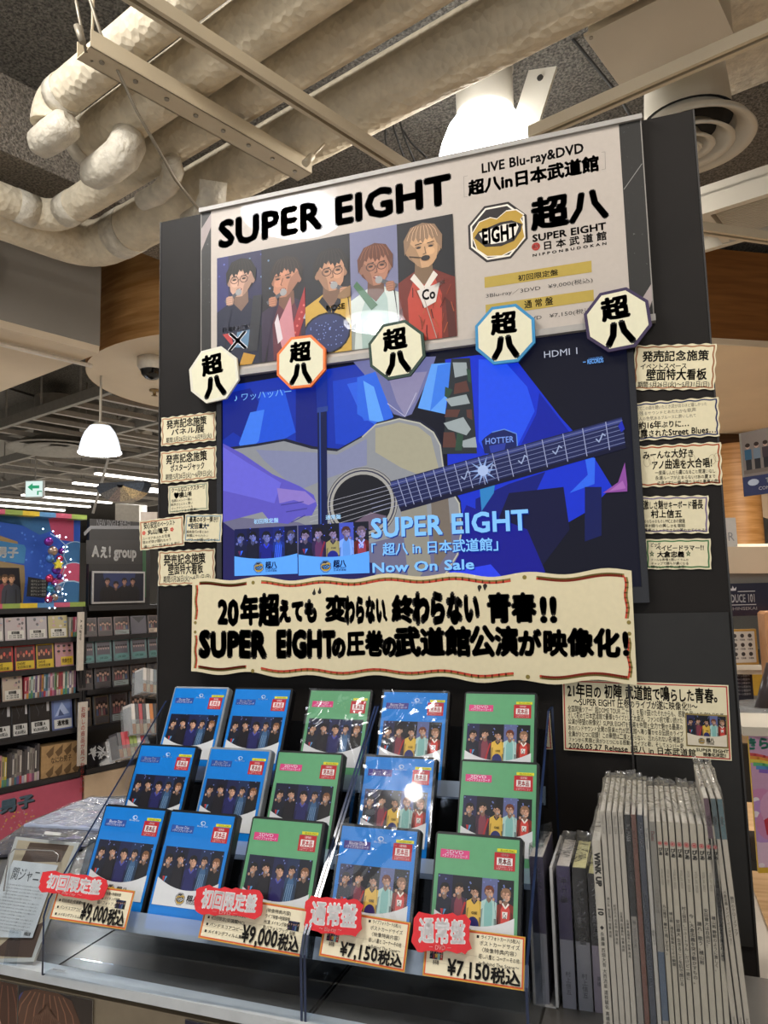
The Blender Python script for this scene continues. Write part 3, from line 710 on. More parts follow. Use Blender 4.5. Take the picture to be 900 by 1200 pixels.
# the photo strip: five large performers
p = pic_at(YP)
TL, BR = p.B(254.6, 303), p.B(536, 394); X0, Z1_, X1_, Z0_ = TL[0], TL[1], BR[0], BR[1]
cuts = [X0, p.B(307, 350)[0], p.B(358, 350)[0], p.B(411.5, 350)[0], p.B(467, 330)[0], X1_]
bgs = ['26264a', '17151c', '15151c', '737595', '14151a']
for i in range(5): p.rect(cuts[i], Z0_, cuts[i + 1], Z1_, bgs[i])
p.rect(cuts[0], Z0_, cuts[0] + .03, Z1_, '2e2f66')
for k in range(26):
    a = R.choice((0, 0, 1)); p.clip = (cuts[a], Z0_, cuts[a + 1], Z1_)
    p.oval(R.uniform(cuts[a], cuts[a + 1]), R.uniform(Z0_, Z1_), .0025, .0025, R.choice(('5a64b0', '424a90', '6f8aa8')), 8)
heads = [((283, 328), 46, dict(hair='17130f', shirt='1d2137', turn=-.6, mic=-.8, glasses=True, skin='c69c86')),
         ((336, 327), 48, dict(hair='241a15', shirt='5a2634', jacket='30223a', turn=-1, mic=-.9, skin='b87e62')),
         ((388, 319), 50, dict(hair='181310', shirt='c29c3e', collar='191a26', turn=.4, mic=.8, glasses=True, skin='bb8a6b')),
         ((440, 313), 48, dict(hair='5e3420', shirt='9fb6ae', jacket='c6cfc8', turn=.3, mic=.9, glasses=True, skin='a8735a')),
         ((496, 291), 50, dict(hair='8a6e55', shirt='b7402f', jacket='6d2417', collar='ded8cc', turn=.4, mic=None, skin='c39a72'))]
LB = p.lay; LM = LB
for i, (hp, hs, kw) in enumerate(heads):
    LM = max(LM, p.lay); p.lay = LB
    p.clip = (cuts[i], Z0_, cuts[i + 1], Z1_); h = p.B(*hp); s = hs * .00178
    person(p, h[0], h[1], s, **kw)
    if i == 0:
        q = p.B(277, 390); p.text('EMBRACING', q[0] - .035, q[1] + .005, q[0] + .05, q[1] + .015, 'a8a6b0', .02)
        p.poly([(q[0] - .035, q[1]), (q[0] - .012, q[1]), (q[0] - .006, q[1] - .035)], 'b23b3b'); p.poly([(q[0] - .004, q[1] - .035), (q[0] + .004, q[1]), (q[0] + .04, q[1] + .002), (q[0] + .03, q[1] - .04)], '5d7f9c')
        p.text('X', q[0] - .02, q[1] - .04, q[0] + .03, q[1], 'd8d8dc', .03)
        p.poly([(q[0] + .045, q[1] + .08), (q[0] + .07, q[1] + .08), (q[0] + .055, q[1] - .05), (q[0] + .03, q[1] - .05)], '2c2d33')
        p.poly([(q[0] + .0, q[1] - .1), (q[0] + .02, q[1] - .05), (q[0] + .05, q[1] - .06), (q[0] + .03, q[1] - .1)], 'b98a30')
        p.oval(q[0] - .02, q[1] - .075, .02, .03, 'c69c86', 12, .4)
    if i == 1:
        q = p.B(346, 370); p.line([(q[0] + .045, q[1] + .085), (q[0] - .0, q[1] - .04)], .022, '9d2a2e')
        for k in range(9): f_ = k / 8; p.oval(q[0] + .045 - .045 * f_, q[1] + .08 - .12 * f_, .003, .003, 'd46a62', 6)
        p.poly([(q[0] - .045, q[1] - .02), (q[0] - .01, q[1] + .045), (q[0] + .0, q[1] - .05), (q[0] - .03, q[1] - .08)], 'c4848c')
        p.poly([(q[0] + .02, q[1] - .01), (q[0] + .05, q[1] + .05), (q[0] + .05, q[1] - .02)], 'b6b0b8')
        p.poly([(q[0] - .05, q[1] - .01), (q[0] - .042, q[1] + .01), (q[0] - .03, q[1] - .05), (q[0] - .042, q[1] - .06)], 'd8ccd0')
    if i == 2:
        q = p.B(388, 385); p.oval(q[0] - .01, q[1] - .01, .055, .045, '26305e', 20); p.ring(q[0] - .01, q[1] - .01, .055, .045, .004, '14151f')
        for k in range(40): p.oval(q[0] - .01 + R.uniform(-.04, .04), q[1] - .01 + R.uniform(-.03, .03), .0015, .0015, '7f94d8', 5)
        p.text('ROSE', q[0] - .01, q[1] + .04, q[0] + .035, q[1] + .052, '2c2a26', .03)
        p.oval(q[0] + .055, q[1] + .08, .04, .012, '8a6a48', 14, .35)
    if i == 3:
        q = p.B(425, 350); p.poly([(q[0] - .02, q[1] + .03), (q[0] - .012, q[1] + .04), (q[0] + .035, q[1] - .02), (q[0] + .02, q[1] - .03)], '3f6b48')
    if i == 4:
        for k in range(26):
            q = p.B(R.uniform(470, 534), R.uniform(330, 396)); p.line([q, (q[0] + R.uniform(-.01, .01), q[1] - .02)], .002, R.choice(('8d3a22', '4f1710', 'a8512c')))
        q = p.B(500, 345); p.poly([(q[0] - .02, q[1] + .01), (q[0] + .03, q[1] + .02), (q[0] + .02, q[1] - .02), (q[0] - .005, q[1] - .03)], 'd9d2ca'); p.text('Co', q[0] - .01, q[1] - .012, q[0] + .02, q[1] + .01, '2b2b2b', .04)
        q = p.B(505, 395); p.line([p.B(498, 352), p.B(512, 396)], .0018, 'a89a90')
        q = p.B(510, 338); p.text('SUPERSONIC', q[0], q[1], q[0] + .022, q[1] + .008, 'd8cfc8', .02, slope=.008)
        h = p.B(496, 291); p.line([(h[0] - .03, h[1] - .015), (h[0], h[1] - .022)], .0018, '1c1a1a'); p.oval(h[0] + .005, h[1] - .023, .01, .006, '26211f', 8)
    p.clip = None
sk = p.build('photo_strip', POSTERM, t, y=-.0012)

# ---------------------------------------------------------------- television
YT = 1.494
TX0, TX1, TZ0, TZ1 = -.886, .000, 1.555, 2.057
t = thing('television', 'wall-mounted television showing a guitarist in blue light and sale captions', 'television', (0, YT, 0))
MB().box(TX0 - .013, TX1 + .013, .0005, .006, TZ0 - .03, TZ1 + .02).build('housing', mat('tv_plastic', '101012', .3), t)
fr_ = MB()
fr_.box(TX0 - .013, TX0 - .001, -.005, .0005, TZ0 - .03, TZ1 + .02).box(TX1 + .001, TX1 + .012, -.005, .0005, TZ0 - .03, TZ1 + .02).box(TX0 - .001, TX1 + .001, -.005, .0005, TZ1 + .001, TZ1 + .02).box(TX0 - .001, TX1 + .001, -.005, .0005, TZ0 - .03, TZ0 - .001)
fr_.build('bezel', mat('tv_bezel', '1b1b20', .25), t)
p = pic_at(YT); B = p.B; p.clip = (TX0, TZ0, TX1, TZ1)
def pp(pts, col): p.poly([B(*q) for q in pts], col)
def c8(x, y): return (440 + x / 2.8125, 400 + y / 2.8125)
def c7(x, y): return (160 + x / 3., 440 + y / 3.)
def P8(pts, col): pp([c8(*q) for q in pts], col)
def P7(pts, col): pp([c7(*q) for q in pts], col)
p.rect(TX0, TZ0, TX1, TZ1, '05071c')
P7([(300, 40), (900, -60), (900, 300), (300, 300)], '0b2ea8')                 # shirt body
P7([(330, 60), (400, 45), (440, 110), (400, 240), (340, 200), (300, 230), (300, 60)], '0a1f86')
P7([(440, 60), (520, 50), (560, 200), (500, 235), (420, 240), (400, 200)], '1d52d8')
P7([(400, 130), (450, 120), (430, 230), (380, 280), (360, 240)], '3f7cf0')
P7([(560, 40), (640, 30), (640, 260), (560, 230)], '0b1c7c')
P7([(690, 20), (800, 0), (840, 170), (790, 250), (700, 240)], '1440c4')
P7([(740, 30), (790, 20), (860, 150), (800, 160)], '2c5fe0')
P7([(800, -20), (900, -30), (900, 80), (810, 80)], '4f9af2')
# torso on the right of the guitar
P8([(230, 60), (340, 45), (470, 70), (540, 160), (610, 250), (700, 350), (780, 480), (700, 560), (560, 640), (300, 700), (240, 500)], '1230c8')
P8([(340, 60), (420, 60), (500, 150), (525, 230), (470, 340), (400, 430), (340, 330)], '2450ea')
P8([(540, 170), (640, 300), (560, 320), (480, 340), (530, 240)], '0d1f9c')
P8([(330, 520), (440, 470), (560, 430), (500, 560), (400, 640), (330, 640)], '0c1878')
P8([(440, 500), (620, 480), (640, 620), (520, 780), (360, 700)], '0a0d38')
P8([(690, 380), (724, 385), (722, 470), (640, 500), (700, 440)], '2f66ea')
P8([(690, 480), (745, 480), (745, 640), (690, 660)], '0a1552')
P8([(340, 440), (400, 430), (390, 500), (350, 560)], '2c7fc0')
P8([(300, 540), (500, 620), (560, 760), (420, 840), (180, 840)], '10138a')
P8([(240, 760), (380, 735), (420, 780), (300, 800)], '2a40e8')
# neck, collar
P8([(-80, 60), (200, 50), (180, 110), (120, 240), (95, 250), (60, 240), (0, 150)], '6d6f9e')
P8([(40, 110), (170, 100), (130, 200), (96, 245), (70, 200)], '8c86a8')
P8([(-60, 120), (0, 100), (60, 250), (0, 275), (-60, 240)], '2c66e0')
P8([(-40, 130), (-5, 150), (30, 270), (-20, 260)], '5fa2f6')
P8([(185, 75), (250, 70), (230, 240), (140, 220)], '5f9ff2')
P8([(205, 80), (250, 70), (240, 170), (180, 230)], '3c7ce6')
p.line([B(*c8(40, 205)), B(*c8(98, 248)), B(*c8(135, 170))], .0015, 'b9b7d0')
# guitar body
body = [(262, 528), (300, 523), (333, 517), (365, 526), (395, 529), (425, 512), (440, 498), (468, 491), (492, 496), (508, 507), (516, 522), (519, 545), (527, 572), (538, 590), (541, 622), (536, 650), (520, 676), (505, 700), (262, 700)]
pp([(x + (2 if x > 300 else 0), y - 3) for x, y in body[:-1]] + [(262, 700)], '181b30')
pp(body, '8d8f94')
pp([(440, 502), (468, 495), (490, 500), (505, 512), (514, 548), (500, 560), (470, 548), (440, 530)], 'a59f88')
pp([(300, 527), (365, 530), (395, 533), (430, 514), (430, 545), (385, 560), (350, 575), (310, 540)], '8286a6')
pp([(262, 605), (350, 612), (420, 640), (540, 610), (538, 650), (510, 700), (262, 700)], '6c6a86')
pp([(470, 600), (500, 590), (505, 660), (480, 690)], '8f8b80'); pp([(505, 585), (525, 580), (530, 640), (510, 670)], '756a60')
p.line([B(*q) for q in body[5:-1]], .003, 'b8b6a8')
# sound hole, rosette, strings
sc_ = B(424, 590)
p.oval(sc_[0], sc_[1], .082, .078, 'a3a09a', 36); p.ring(sc_[0], sc_[1], .08, .076, .002, '50505c', 36); p.ring(sc_[0], sc_[1], .074, .07, .003, '33344a', 36)
p.oval(sc_[0], sc_[1], .066, .062, '15161f', 32)
p.poly([(sc_[0] - .04, sc_[1] - .05), (sc_[0] + .03, sc_[1] - .058), (sc_[0] + .055, sc_[1] - .03), (sc_[0] + .02, sc_[1] - .02)], '6b5a6e')
# strap
P8([(250, 58), (312, 55), (335, 370), (220, 372)], '2a2f33')
for q in ([(255, 70), (300, 70), (305, 110), (262, 120)], [(230, 190), (300, 175), (312, 205), (250, 215)], [(225, 270), (290, 250), (315, 290), (300, 310), (240, 290)], [(280, 330), (330, 315), (335, 350), (290, 350)]): P8(q, '9aa3a4')
for q in ([(262, 140), (300, 130), (310, 165), (258, 175)], [(235, 225), (280, 225), (270, 250), (228, 250)], [(300, 225), (318, 225), (320, 260), (302, 250)], [(225, 300), (260, 300), (270, 350), (222, 350)]): P8(q, '5b3a34')
for q in ([(300, 90), (313, 95), (316, 140), (305, 130)], [(230, 150), (255, 160), (240, 190), (228, 180)], [(270, 300), (290, 310), (285, 360), (262, 360)]): P8(q, '2f4a3a')
# badge
P8([(385, 300), (425, 290), (465, 305), (468, 345), (430, 375), (360, 370), (350, 330), (360, 318)], '15205c')
p.line([B(*c8(*q)) for q in [(385, 300), (425, 290), (465, 305), (468, 345), (455, 360)]], .002, '5d86d8')
a, b = B(*c8(362, 340)), B(*c8(455, 312)); p.text('HOTTER', a[0], a[1], b[0], b[1], '7a9ae8', .02)
p.poly([B(*c8(q, r)) for q, r in ((375, 345), (430, 335), (425, 365), (380, 368))], '2a3a9c')
# neck of the guitar
P8([(48, 462), (812, 250), (824, 345), (80, 552)], '1c2350')
P8([(50, 466), (812, 255), (814, 268), (52, 480)], '39427e')
P8([(80, 546), (824, 338), (826, 352), (84, 562)], '0b0e30')
def neck(u, v):
    x = 50 + (812 - 50) * u; y = 462 + (250 - 462) * u; x2 = 80 + (824 - 80) * u; y2 = 552 + (345 - 552) * u
    return c8(x + (x2 - x) * v, y + (y2 - y) * v)
fu = [0.03, .065, .102, .142, .185, .228, .275, .325, .38, .44, .505, .58, .655, .745, .83, .93]
for u in fu: p.line([B(*neck(u, .02)), B(*neck(u, .98))], .0016, '9aa0c4')
for k in range(6): p.line([B(*neck(-.11, .12 + k * .15)), B(*neck(1.0, .12 + k * .15))], .0009, '8088b4')
for u in (.3, .41, .55, .7, .89):                                    # inlays
    p.line([B(*neck(u - .01 + .01 * k, .5 + .12 * math.sin(k * 1.5))) for k in range(5)], .0025, '96a4c8')
su = B(*neck(.385, .5))
for k in range(10):
    a = k * PI / 5; p.poly([(su[0] + .01 * math.cos(a - .25), su[1] + .01 * math.sin(a - .25)), (su[0] + .03 * math.cos(a), su[1] + .03 * math.sin(a)), (su[0] + .01 * math.cos(a + .25), su[1] + .01 * math.sin(a + .25))], '8aa4d8')
p.oval(su[0], su[1], .011, .011, 'a8bce4', 14)
for k in range(6): p.line([(sc_[0] - .12, sc_[1] - .0 - k * .011), B(*neck(0, .12 + k * .15))], .0008, 'b4b4c0')
# strumming arm and hand
pp([(262, 520), (285, 532), (320, 556), (352, 570), (368, 580), (372, 592), (366, 604), (350, 606), (338, 614), (318, 612), (308, 600), (262, 612)], '5d55c0')
pp([(262, 524), (290, 542), (330, 566), (322, 590), (300, 584), (262, 575)], '6a66d8')
pp([(325, 572), (358, 576), (371, 588), (362, 592), (345, 586), (328, 590)], '8d78c8')
for a, b in (((336, 600), (360, 596)), ((330, 592), (356, 588)), ((342, 612), (358, 604))): p.line([B(*a), B(*b)], .0022, '403a90')
P8([(750, 500), (800, 465), (822, 400), (830, 470), (830, 495)], '8a4a98'); P8([(770, 495), (815, 460), (825, 485)], 'a866b0')
P8([(800, 280), (812, 262), (822, 290), (810, 300)], '1c2ab0')
# red glow at the bridge, microphone stand
pp([(262, 612), (262, 700), (440, 700), (440, 660), (350, 650), (300, 640)], '201c58')
pp([(372, 440), (383, 438), (385, 690), (374, 690)], '0a1446'); p.line([B(375, 440), B(377, 690)], .003, '284a9c'); pp([(370, 438), (384, 436), (384, 478), (372, 480)], '0c2a90')
pp([(372, 478), (385, 476), (385, 482), (372, 484)], '28408e')
# captions
SKY = '84c4ff'
def tv(st, bl, tr, col=SKY, bold=.0): a, b = B(*bl), B(*tr); p.text(st, a[0], a[1], b[0], b[1], col, bold)
for off, col in (((1.2, 1.2), '10308c'), ((0, 0), SKY)):
    o = off
    tv('SUPER EIGHT', (435 + o[0], 630 + o[1]), (619 + o[0], 597 + o[1]), col, .035)
    tv('｢超八 in 日本武道館｣', (434 + o[0], 651 + o[1]), (594 + o[0], 630 + o[1]), col, .025)
    tv('Now On Sale', (436 + o[0], 671 + o[1]), (556 + o[0], 655 + o[1]), col, .03)
tv('HDMI 1', (637, 420), (679, 407), 'b0b4c4', 0)
tv('ー RECORDS', (683, 428), (707, 419), '6ca8f0', .03); tv('UNIVERSE', (690, 423), (706, 418), '5a90d8', .0)
tv('♪ ワッハッハー', (275, 471), (343, 454), '7ab4f0', .0)
tv('初回限定盤', (298, 614), (327, 607), 'a8d8ff', .02); tv('通常盤', (382, 609), (400, 603), 'a8d8ff', .02)
# two cover thumbnails
for (a, b, v) in (((275.7, 675), (348.8, 616), 'A'), ((351, 674.5), (432.5, 611), 'B')):
    q0, q1 = B(*a), B(*b); x0, z0, x1, z1 = q0[0], q0[1], q1[0], q1[1]; h = z1 - z0; w_ = x1 - x0
    p.rect(x0, z0, x1, z1, '3f8cf0'); T_ = p.T; photo_band(p, x0, z0 + h * .34, x1, z1, v, tint=(.55, .75, 1.45) if v == 'A' else (.75, .85, 1.35)); p.clip = (TX0, TZ0, TX1, TZ1)
    pts = [(x0, z0), (x1, z0), (x1, z0 + h * .42)] + [(x0 + w_ * (1 - k / 8), z0 + h * (.34 + .08 * ((k / 4 - 1) ** 2))) for k in range(1, 8)] + [(x0, z0 + h * .42)]
    p.poly(pts, '5ba6ff'); emblem(p, x0 + w_ * .39, z0 + h * .16, w_ * .085, (.4, .65, .95)); logo(p, x0 + w_ * .5, z0 + h * .06, x0 + w_ * .68, z0 + h * .27, '12204a')
p.build('screen', print_mat('screen_pixels', .3, emit=1.05, spec=.12), t, y=-.0002)

# ---------------------------------------------------------------- cards on the board
CARDB = mat('card_back', 'd8cdb0', .8)
def frame_of(TLp, TRp, BLp, Y):
    a, b, c = at_y(*TLp, Y), at_y(*TRp, Y), at_y(*BLp, Y)
    u = b - a; ang = math.atan2(u.z, u.x); W = u.length; v = a - c; H = abs(-v.x * math.sin(ang) + v.z * math.cos(ang))
    return a, ang, W, H
def local_T(a, ang, Y):
    ca, sa = math.cos(ang), math.sin(ang)
    def T(px, py):
        P = at_y(px, py, Y); dx, dz = P.x - a.x, P.z - a.z; return dx * ca + dz * sa, -dx * sa + dz * ca
    return T
def wavy(W, H, amp, wl, inset=0.0, ph=0.0):
    pts = []; i = inset
    def run(x0, y0, x1, y1, nx, ny):
        L = math.hypot(x1 - x0, y1 - y0); n = max(4, int(L / wl * 8))
        for k in range(n):
            f_ = k / n; s = amp * math.sin(2 * PI * f_ * max(1, round(L / wl)) + ph); pts.append((x0 + (x1 - x0) * f_ + nx * s, y0 + (y1 - y0) * f_ + ny * s))
    run(i, -i, W - i, -i, 0, 1); run(W - i, -i, W - i, -H + i, 1, 0); run(W - i, -H + i, i, -H + i, 0, -1); run(i, -H + i, i, -i, -1, 0)
    return pts
def pop_card(name, label, TLp, TRp, BLp, Y, edge, lines, qr=None, wv=True, amp=.0012, wl=.026, paper='e2d8b6', extra=None, th=.0012, group=None, bw=.0026):
    a, ang, W, H = frame_of(TLp, TRp, BLp, Y)
    t = thing(name, label, 'card', (a.x, Y, a.z), (0, -ang, 0), group)
    outl = wavy(W, H, amp, wl) if wv else [(0, 0), (W, 0), (W, -H), (0, -H)]
    MB().prism(outl, 0, th).build('card', CARDB, t)
    p = Pic(); p.B = local_T(a, ang, Y); p.poly(outl, paper)
    if edge:
        inner = wavy(W, H, amp * .8, wl, .004, .6) if wv else [(.003, -.003), (W - .003, -.003), (W - .003, -H + .003), (.003, -H + .003)]
        p.line(inner + [inner[0]], bw, edge)
    p.build('painted_edge', PAPER, t)
    p = Pic(); p.B = local_T(a, ang, Y)
    for st, x0, y0, x1, y1, col, bold in lines:      # in fractions of the card, measured from its top left
        p.text(st, x0 * W, -y1 * H, x1 * W, -y0 * H, col, bold, jit=.07, hand=True)
    if extra: extra(p, W, H)
    p.build('lettering', PAPER, t, y=-.00018)
    return t
K = '2a2624'
def fest(l2, l3, y2=(.42, .66)): return [('発売記念施策', .1, .12, .84, .4, K, .035), (l2, .18, y2[0], .8, y2[1], K, .03), (l3, .09, .72, .93, .9, K, .012)]
YC = 1.4975
pop_card('event_card', 'cream card with orange wavy edge reading パネル展, topmost on the left of the board', (189, 490), (252.5, 482), (190, 523), YC, 'c98a62', fest('パネル展', '期間:5月26日(火)～6月9日(火)'))
pop_card('event_card', 'cream card with orange wavy edge reading ポスタージャック, second on the left of the board', (188, 530), (253, 522.5), (188.5, 567), YC, 'c98a62', fest('ポスタージャック', '期間:5月26日(火)～6月9日(火)'))
pop_card('member_card', 'small cream card with pale grey-green edge and green heart, under the ポスタージャック card', (197, 570), (243.5, 564.5), (199, 602), YC, 'a9b49a',
         [('クールなロックスター!!', .08, .06, .92, .24, K, .03), ('♥横山裕', .14, .27, .6, .45, K, .04), ('信頼のメンバー魂の', .08, .5, .6, .6, K, .01), ('歌声がとにかく熱い', .06, .64, .62, .74, K, .01), ('ロックナンバーから', .07, .77, .62, .87, K, .01), ('バラードまで最高!!', .1, .89, .75, .98, K, .01)], amp=.0006)
pop_card('member_card', 'small card with orange edge and two red flowers, overhanging the black board at left', (163, 611), (214.5, 604), (167, 645), 1.4955, 'd07a52',
         [('安心安定のベーシスト', .1, .08, .82, .28, K, .03), ('丸山隆平', .18, .32, .66, .5, K, .04), ('ユーモアあふれる低音', .06, .56, .7, .66, K, .01), ('思わず体が揺れちゃう', .06, .69, .72, .79, K, .01), ('楽しさに包まれるぞ!!', .08, .84, .9, .95, K, .01)], amp=.0006,
         extra=lambda p, W, H: [[p.oval(x * W + .003 * math.cos(q * 1.257), -.42 * H + .003 * math.sin(q * 1.257), .0022, .0022, 'd8584a', 8) for q in range(5)] for x in (.1, .74)])
pop_card('member_card', 'small cream card with pale blue edge and blue stars, overlapping the screen bezel at left', (217, 603), (260.5, 602.5), (218.5, 635), 1.4885, '8fb4c8',
         [('最高のギター弾き!!', .12, .08, .9, .28, K, .03), ('*安田章大*', .1, .32, .66, .52, '2f5f86', .04), ('超絶技巧の音とあの', .06, .58, .66, .68, K, .01), ('笑顔にやられたい', .06, .72, .66, .82, K, .01), ('パワーが届いてくる!', .08, .86, .9, .97, K, .01)], amp=.0006)
pop_card('event_card', 'orange-edged cream card reading 壁面特大看板, lowest on the left of the board', (185.5, 646.5), (251.5, 642.5), (184.5, 687), YC, 'c98a62', fest('壁面特大看板', '期間:5月26日(火)～6月1日(月)', (.4, .68)))
pop_card('event_card', 'cream card with orange wavy edge reading イベントスペース, topmost on the right of the board', (744, 405), (839.5, 402.5), (742.5, 457), YC, 'c9855e',
         [('発売記念施策', .1, .14, .92, .36, K, .035), ('イベントスペース', .08, .4, .66, .54, K, .022), ('壁面特大看板', .16, .55, .9, .78, K, .035), ('期間:5月26日(火)～5月31日(日)', .06, .82, .94, .94, K, .012)])
pop_card('song_card', 'cream card with navy wavy edge reading Street Blues, second on the right of the board', (735, 473), (841.5, 465), (738, 517), YC, '2f3d74',
         [('初めてこの曲を聴いたとき涙が出るほど嬉しかった', .06, .1, .88, .2, '6d665c', .0), ('心に残るサウンドとあたたかな歌声', .04, .24, .76, .34, '6d665c', .0), ('大人の色気あるブルースに酔いしれて', .08, .38, .76, .48, '6d665c', .0), ('約16年ぶりに…', .12, .52, .68, .7, K, .03), ('披露されたStreet Blues…', .05, .72, .97, .92, K, .03)])
def ghosts(p, W, H):
    for x in (.15, .48, .62, .9): p.ring(x * W, -.4 * H, .006, .009, .0006, 'a89a7a', 12); p.ring(x * W + .008, -.36 * H, .005, .008, .0006, 'a89a7a', 12)
pop_card('song_card', 'cream card with red-orange edge reading みんな大好き, third on the right of the board', (743, 523), (844.5, 518), (744.5, 571), YC, 'd4633c',
         [('みーんな大好き', .1, .12, .7, .32, K, .03), ('アノ曲達を大合唱!', .2, .36, .9, .58, K, .035), ('一度楽しんだら虜になること間違いなし', .24, .62, .93, .72, K, .01), ('永遠ループが止まらない!?あの夏まで', .24, .75, .93, .84, K, .01), ('必見です!(一番の盛り上がり最高の曲)', .26, .87, .97, .96, K, .01)], extra=ghosts)
pop_card('member_card', 'small cream card with lilac edge reading キーボード番長, fourth on the right of the board', (750, 582), (830, 580.5), (752, 625), YC, '9d8cb8',
         [('激しさ魅せキーボード番長', .05, .12, .92, .34, K, .032), ('村上信五', .16, .38, .62, .58, K, .04), ('めっちゃおもろいMCとあの鍵盤', .05, .62, .66, .72, K, .01), ('弾き語りの美しさを堪能', .05, .75, .66, .84, K, .01), ('最高のトークでさらに笑わせてくれる!', .05, .87, .96, .96, K, .01)], amp=.0010)
pop_card('member_card', 'small cream card with green edge and green stars, lowest on the right of the board', (756, 632), (832.5, 631), (758.5, 667), YC, '5f9a62',
         [('ビッグ', .08, .1, .24, .26, K, .025), ('ベイビードラマー!!', .16, .2, .9, .38, K, .032), ('大倉忠義', .18, .42, .6, .6, K, .04), ('クールな表情と熱いドラムの', .08, .64, .66, .73, K, .01), ('ギャップで誰もが虜になる', .08, .76, .66, .85, K, .01), ('頼もしい背中に注目!', .08, .88, .62, .97, K, .01)], amp=.0006,
         extra=lambda p, W, H: [p.text('☆', x * W, -y * H - .004, x * W + .009, -y * H + .006, '4d8a52', .03) for x, y in ((.06, .5), (.62, .5))])

# text card under the banner
def tcard(p, W, H):
    p.rect(.745 * W, -.84 * H, .985 * W, -.4 * H, '8d7c4a'); x0, x1, z0, z1 = .753 * W, .977 * W, -.82 * H, -.42 * H; h = z1 - z0
    p.rect(x0, z0, x1, z1, 'd9cfba'); photo_band(p, x0, z0 + .32 * h, x1, z1, 'B'); w_ = x1 - x0
    p.poly([(x0, z0), (x1, z0), (x1, z0 + h * .4)] + [(x0 + w_ * (1 - k / 8), z0 + h * (.3 + .1 * ((k / 4 - 1) ** 2))) for k in range(1, 8)] + [(x0, z0 + h * .4)], 'd9cfba')
    emblem(p, x0 + w_ * .36, z0 + h * .15, w_ * .09, (.85, .8, .7)); logo(p, x0 + w_ * .48, z0 + h * .05, x0 + w_ * .68, z0 + h * .26)
pop_card('review_card', 'long handwritten card with red and gold frame and small photo, below the banner', (658.8, 796), (853.5, 803), (663, 879), 1.4945, 'b8403a',
         [('21年目の 初陣 武道館で鳴らした青春｡', .03, .06, .97, .24, K, .035), ('～SUPER EIGHT 圧巻のライブが遂に映像化!!～', .07, .25, .82, .36, K, .02),
          ('全国開催ツアー｢超DOME TOUR 二十祭｣を駆け抜けたそれからも、感動を届けたSUPER EIGHT.', .03, .37, .97, .455, K, .008),
          ('そして初めて日本武道館で豪華なライブとして大盛況。ファンの前で歌い続けた', .03, .46, .73, .54, K, .008),
          ('公演が待望の映像化！SUPER EIGHTを音楽を仲間と全力で魅せる最高の', .03, .55, .73, .63, K, .008),
          ('あのバンドサウンド全開の音楽の力が武道館へ鳴り響かせる伝説のライブ', .03, .64, .73, .715, K, .008),
          ('全員がひとつに収録！この瞬間は二度と戻らない、忘れられない名場面が', .03, .725, .73, .8, K, .008),
          ('ファンから笑顔と涙がひとつになる感動のライブと歌、そしてメンバー愛', .03, .81, .73, .875, K, .008),
          ('2026.05.27 Release 超八 in 日本武道館', .03, .88, .8, .975, K, .02), ('SUPER EIGHT', .8, .86, .985, .9, K, .03), ('映像化決定!!', .84, .91, .97, .96, K, .03)], wv=False, extra=tcard, bw=.0022)

# banner
a, ang, W, H = frame_of((225.5, 680), (740, 669), (228.5, 789), 1.480)
t = thing('banner', 'long cream hand-lettered banner with red and olive wavy border across the board', 'banner', (a.x, 1.480, a.z), (0, -ang, 0))
def edge_pts(W, H, i, am, x0=0, x1=1, top=True, n=70):
    out = []
    for k in range(n + 1):
        f_ = x0 + (x1 - x0) * k / n; s = am * math.sin(f_ * 2 * PI * 6.5 + (0.4 if top else 1.6)) + am * .5 * math.sin(f_ * 2 * PI * 2.3)
        out.append((f_ * W, (-i + s) if top else (-H + i + s)))
    return out
outl = edge_pts(W, H, 0, .0042) + edge_pts(W, H, 0, .0042, top=False)[::-1]
MB().prism(outl, 0, .0015).build('banner_sheet', CARDB, t)
p = Pic(); p.poly(outl, 'e4d8b4')
OL, RD = '8a7a3c', 'c8452f'
for top in (True, False):
    for x0, x1 in ((.02, .145), (.185, .76), (.815, .985)):
        sgn = 1 if top else -1
        p.line([(x, y) for x, y in edge_pts(W, H, .009, .0036, x0, x1, top, 40)], .0032, OL)
        p.line([(x, y - sgn * .0036) for x, y in edge_pts(W, H, .009, .0036, x0, x1, top, 40)], .0042, RD)
    for x in (.163, .79): p.oval(x * W, (-.008 if top else -H + .008), .0042, .0042, OL, 14)
for x, sg in ((.009, 1), (W - .009, -1)):
    for z0, z1 in ((-.012, -H * .42), (-H * .6, -H + .012)):
        pts = [(x + .0015 * math.sin(k * 1.3), z0 + (z1 - z0) * k / 8) for k in range(9)]
        p.line(pts, .003, OL); p.line([(u + sg * .0035, v) for u, v in pts], .0035, RD)
    p.oval(x, -H * .46, .0038, .0038, OL, 12); p.oval(x, -H * .56, .0036, .0036, OL, 12)
p.build('painted_border', PAPER, t)
p = Pic(); Tb = local_T(a, ang, 1.480)
def bt(st, bl, tr, bold, jit=.05): A_, B_ = Tb(*bl), Tb(*tr); p.text(st, A_[0], A_[1], B_[0], B_[1], '26221f', bold * 1.1, jit=jit)
def quotes(c, sg):
    for k in (0, 1):
        u, v = Tb(c[0] + 6.5 * k, c[1] - k * 1.5); p.oval(u, v - (.004 if sg > 0 else 0), .0042, .0042, '26221f', 12); p.poly([(u - .004 * sg, v - (.005 if sg > 0 else 0)), (u + .004 * sg, v - (.003 if sg > 0 else .002)), (u + .001 * sg, v + .007 * sg - (0 if sg > 0 else .003))], '26221f')
bt('20', (255, 731), (280, 704), .06); bt('年超', (281, 731), (327, 699), .06); bt('えても', (326, 728), (372, 704), .085)
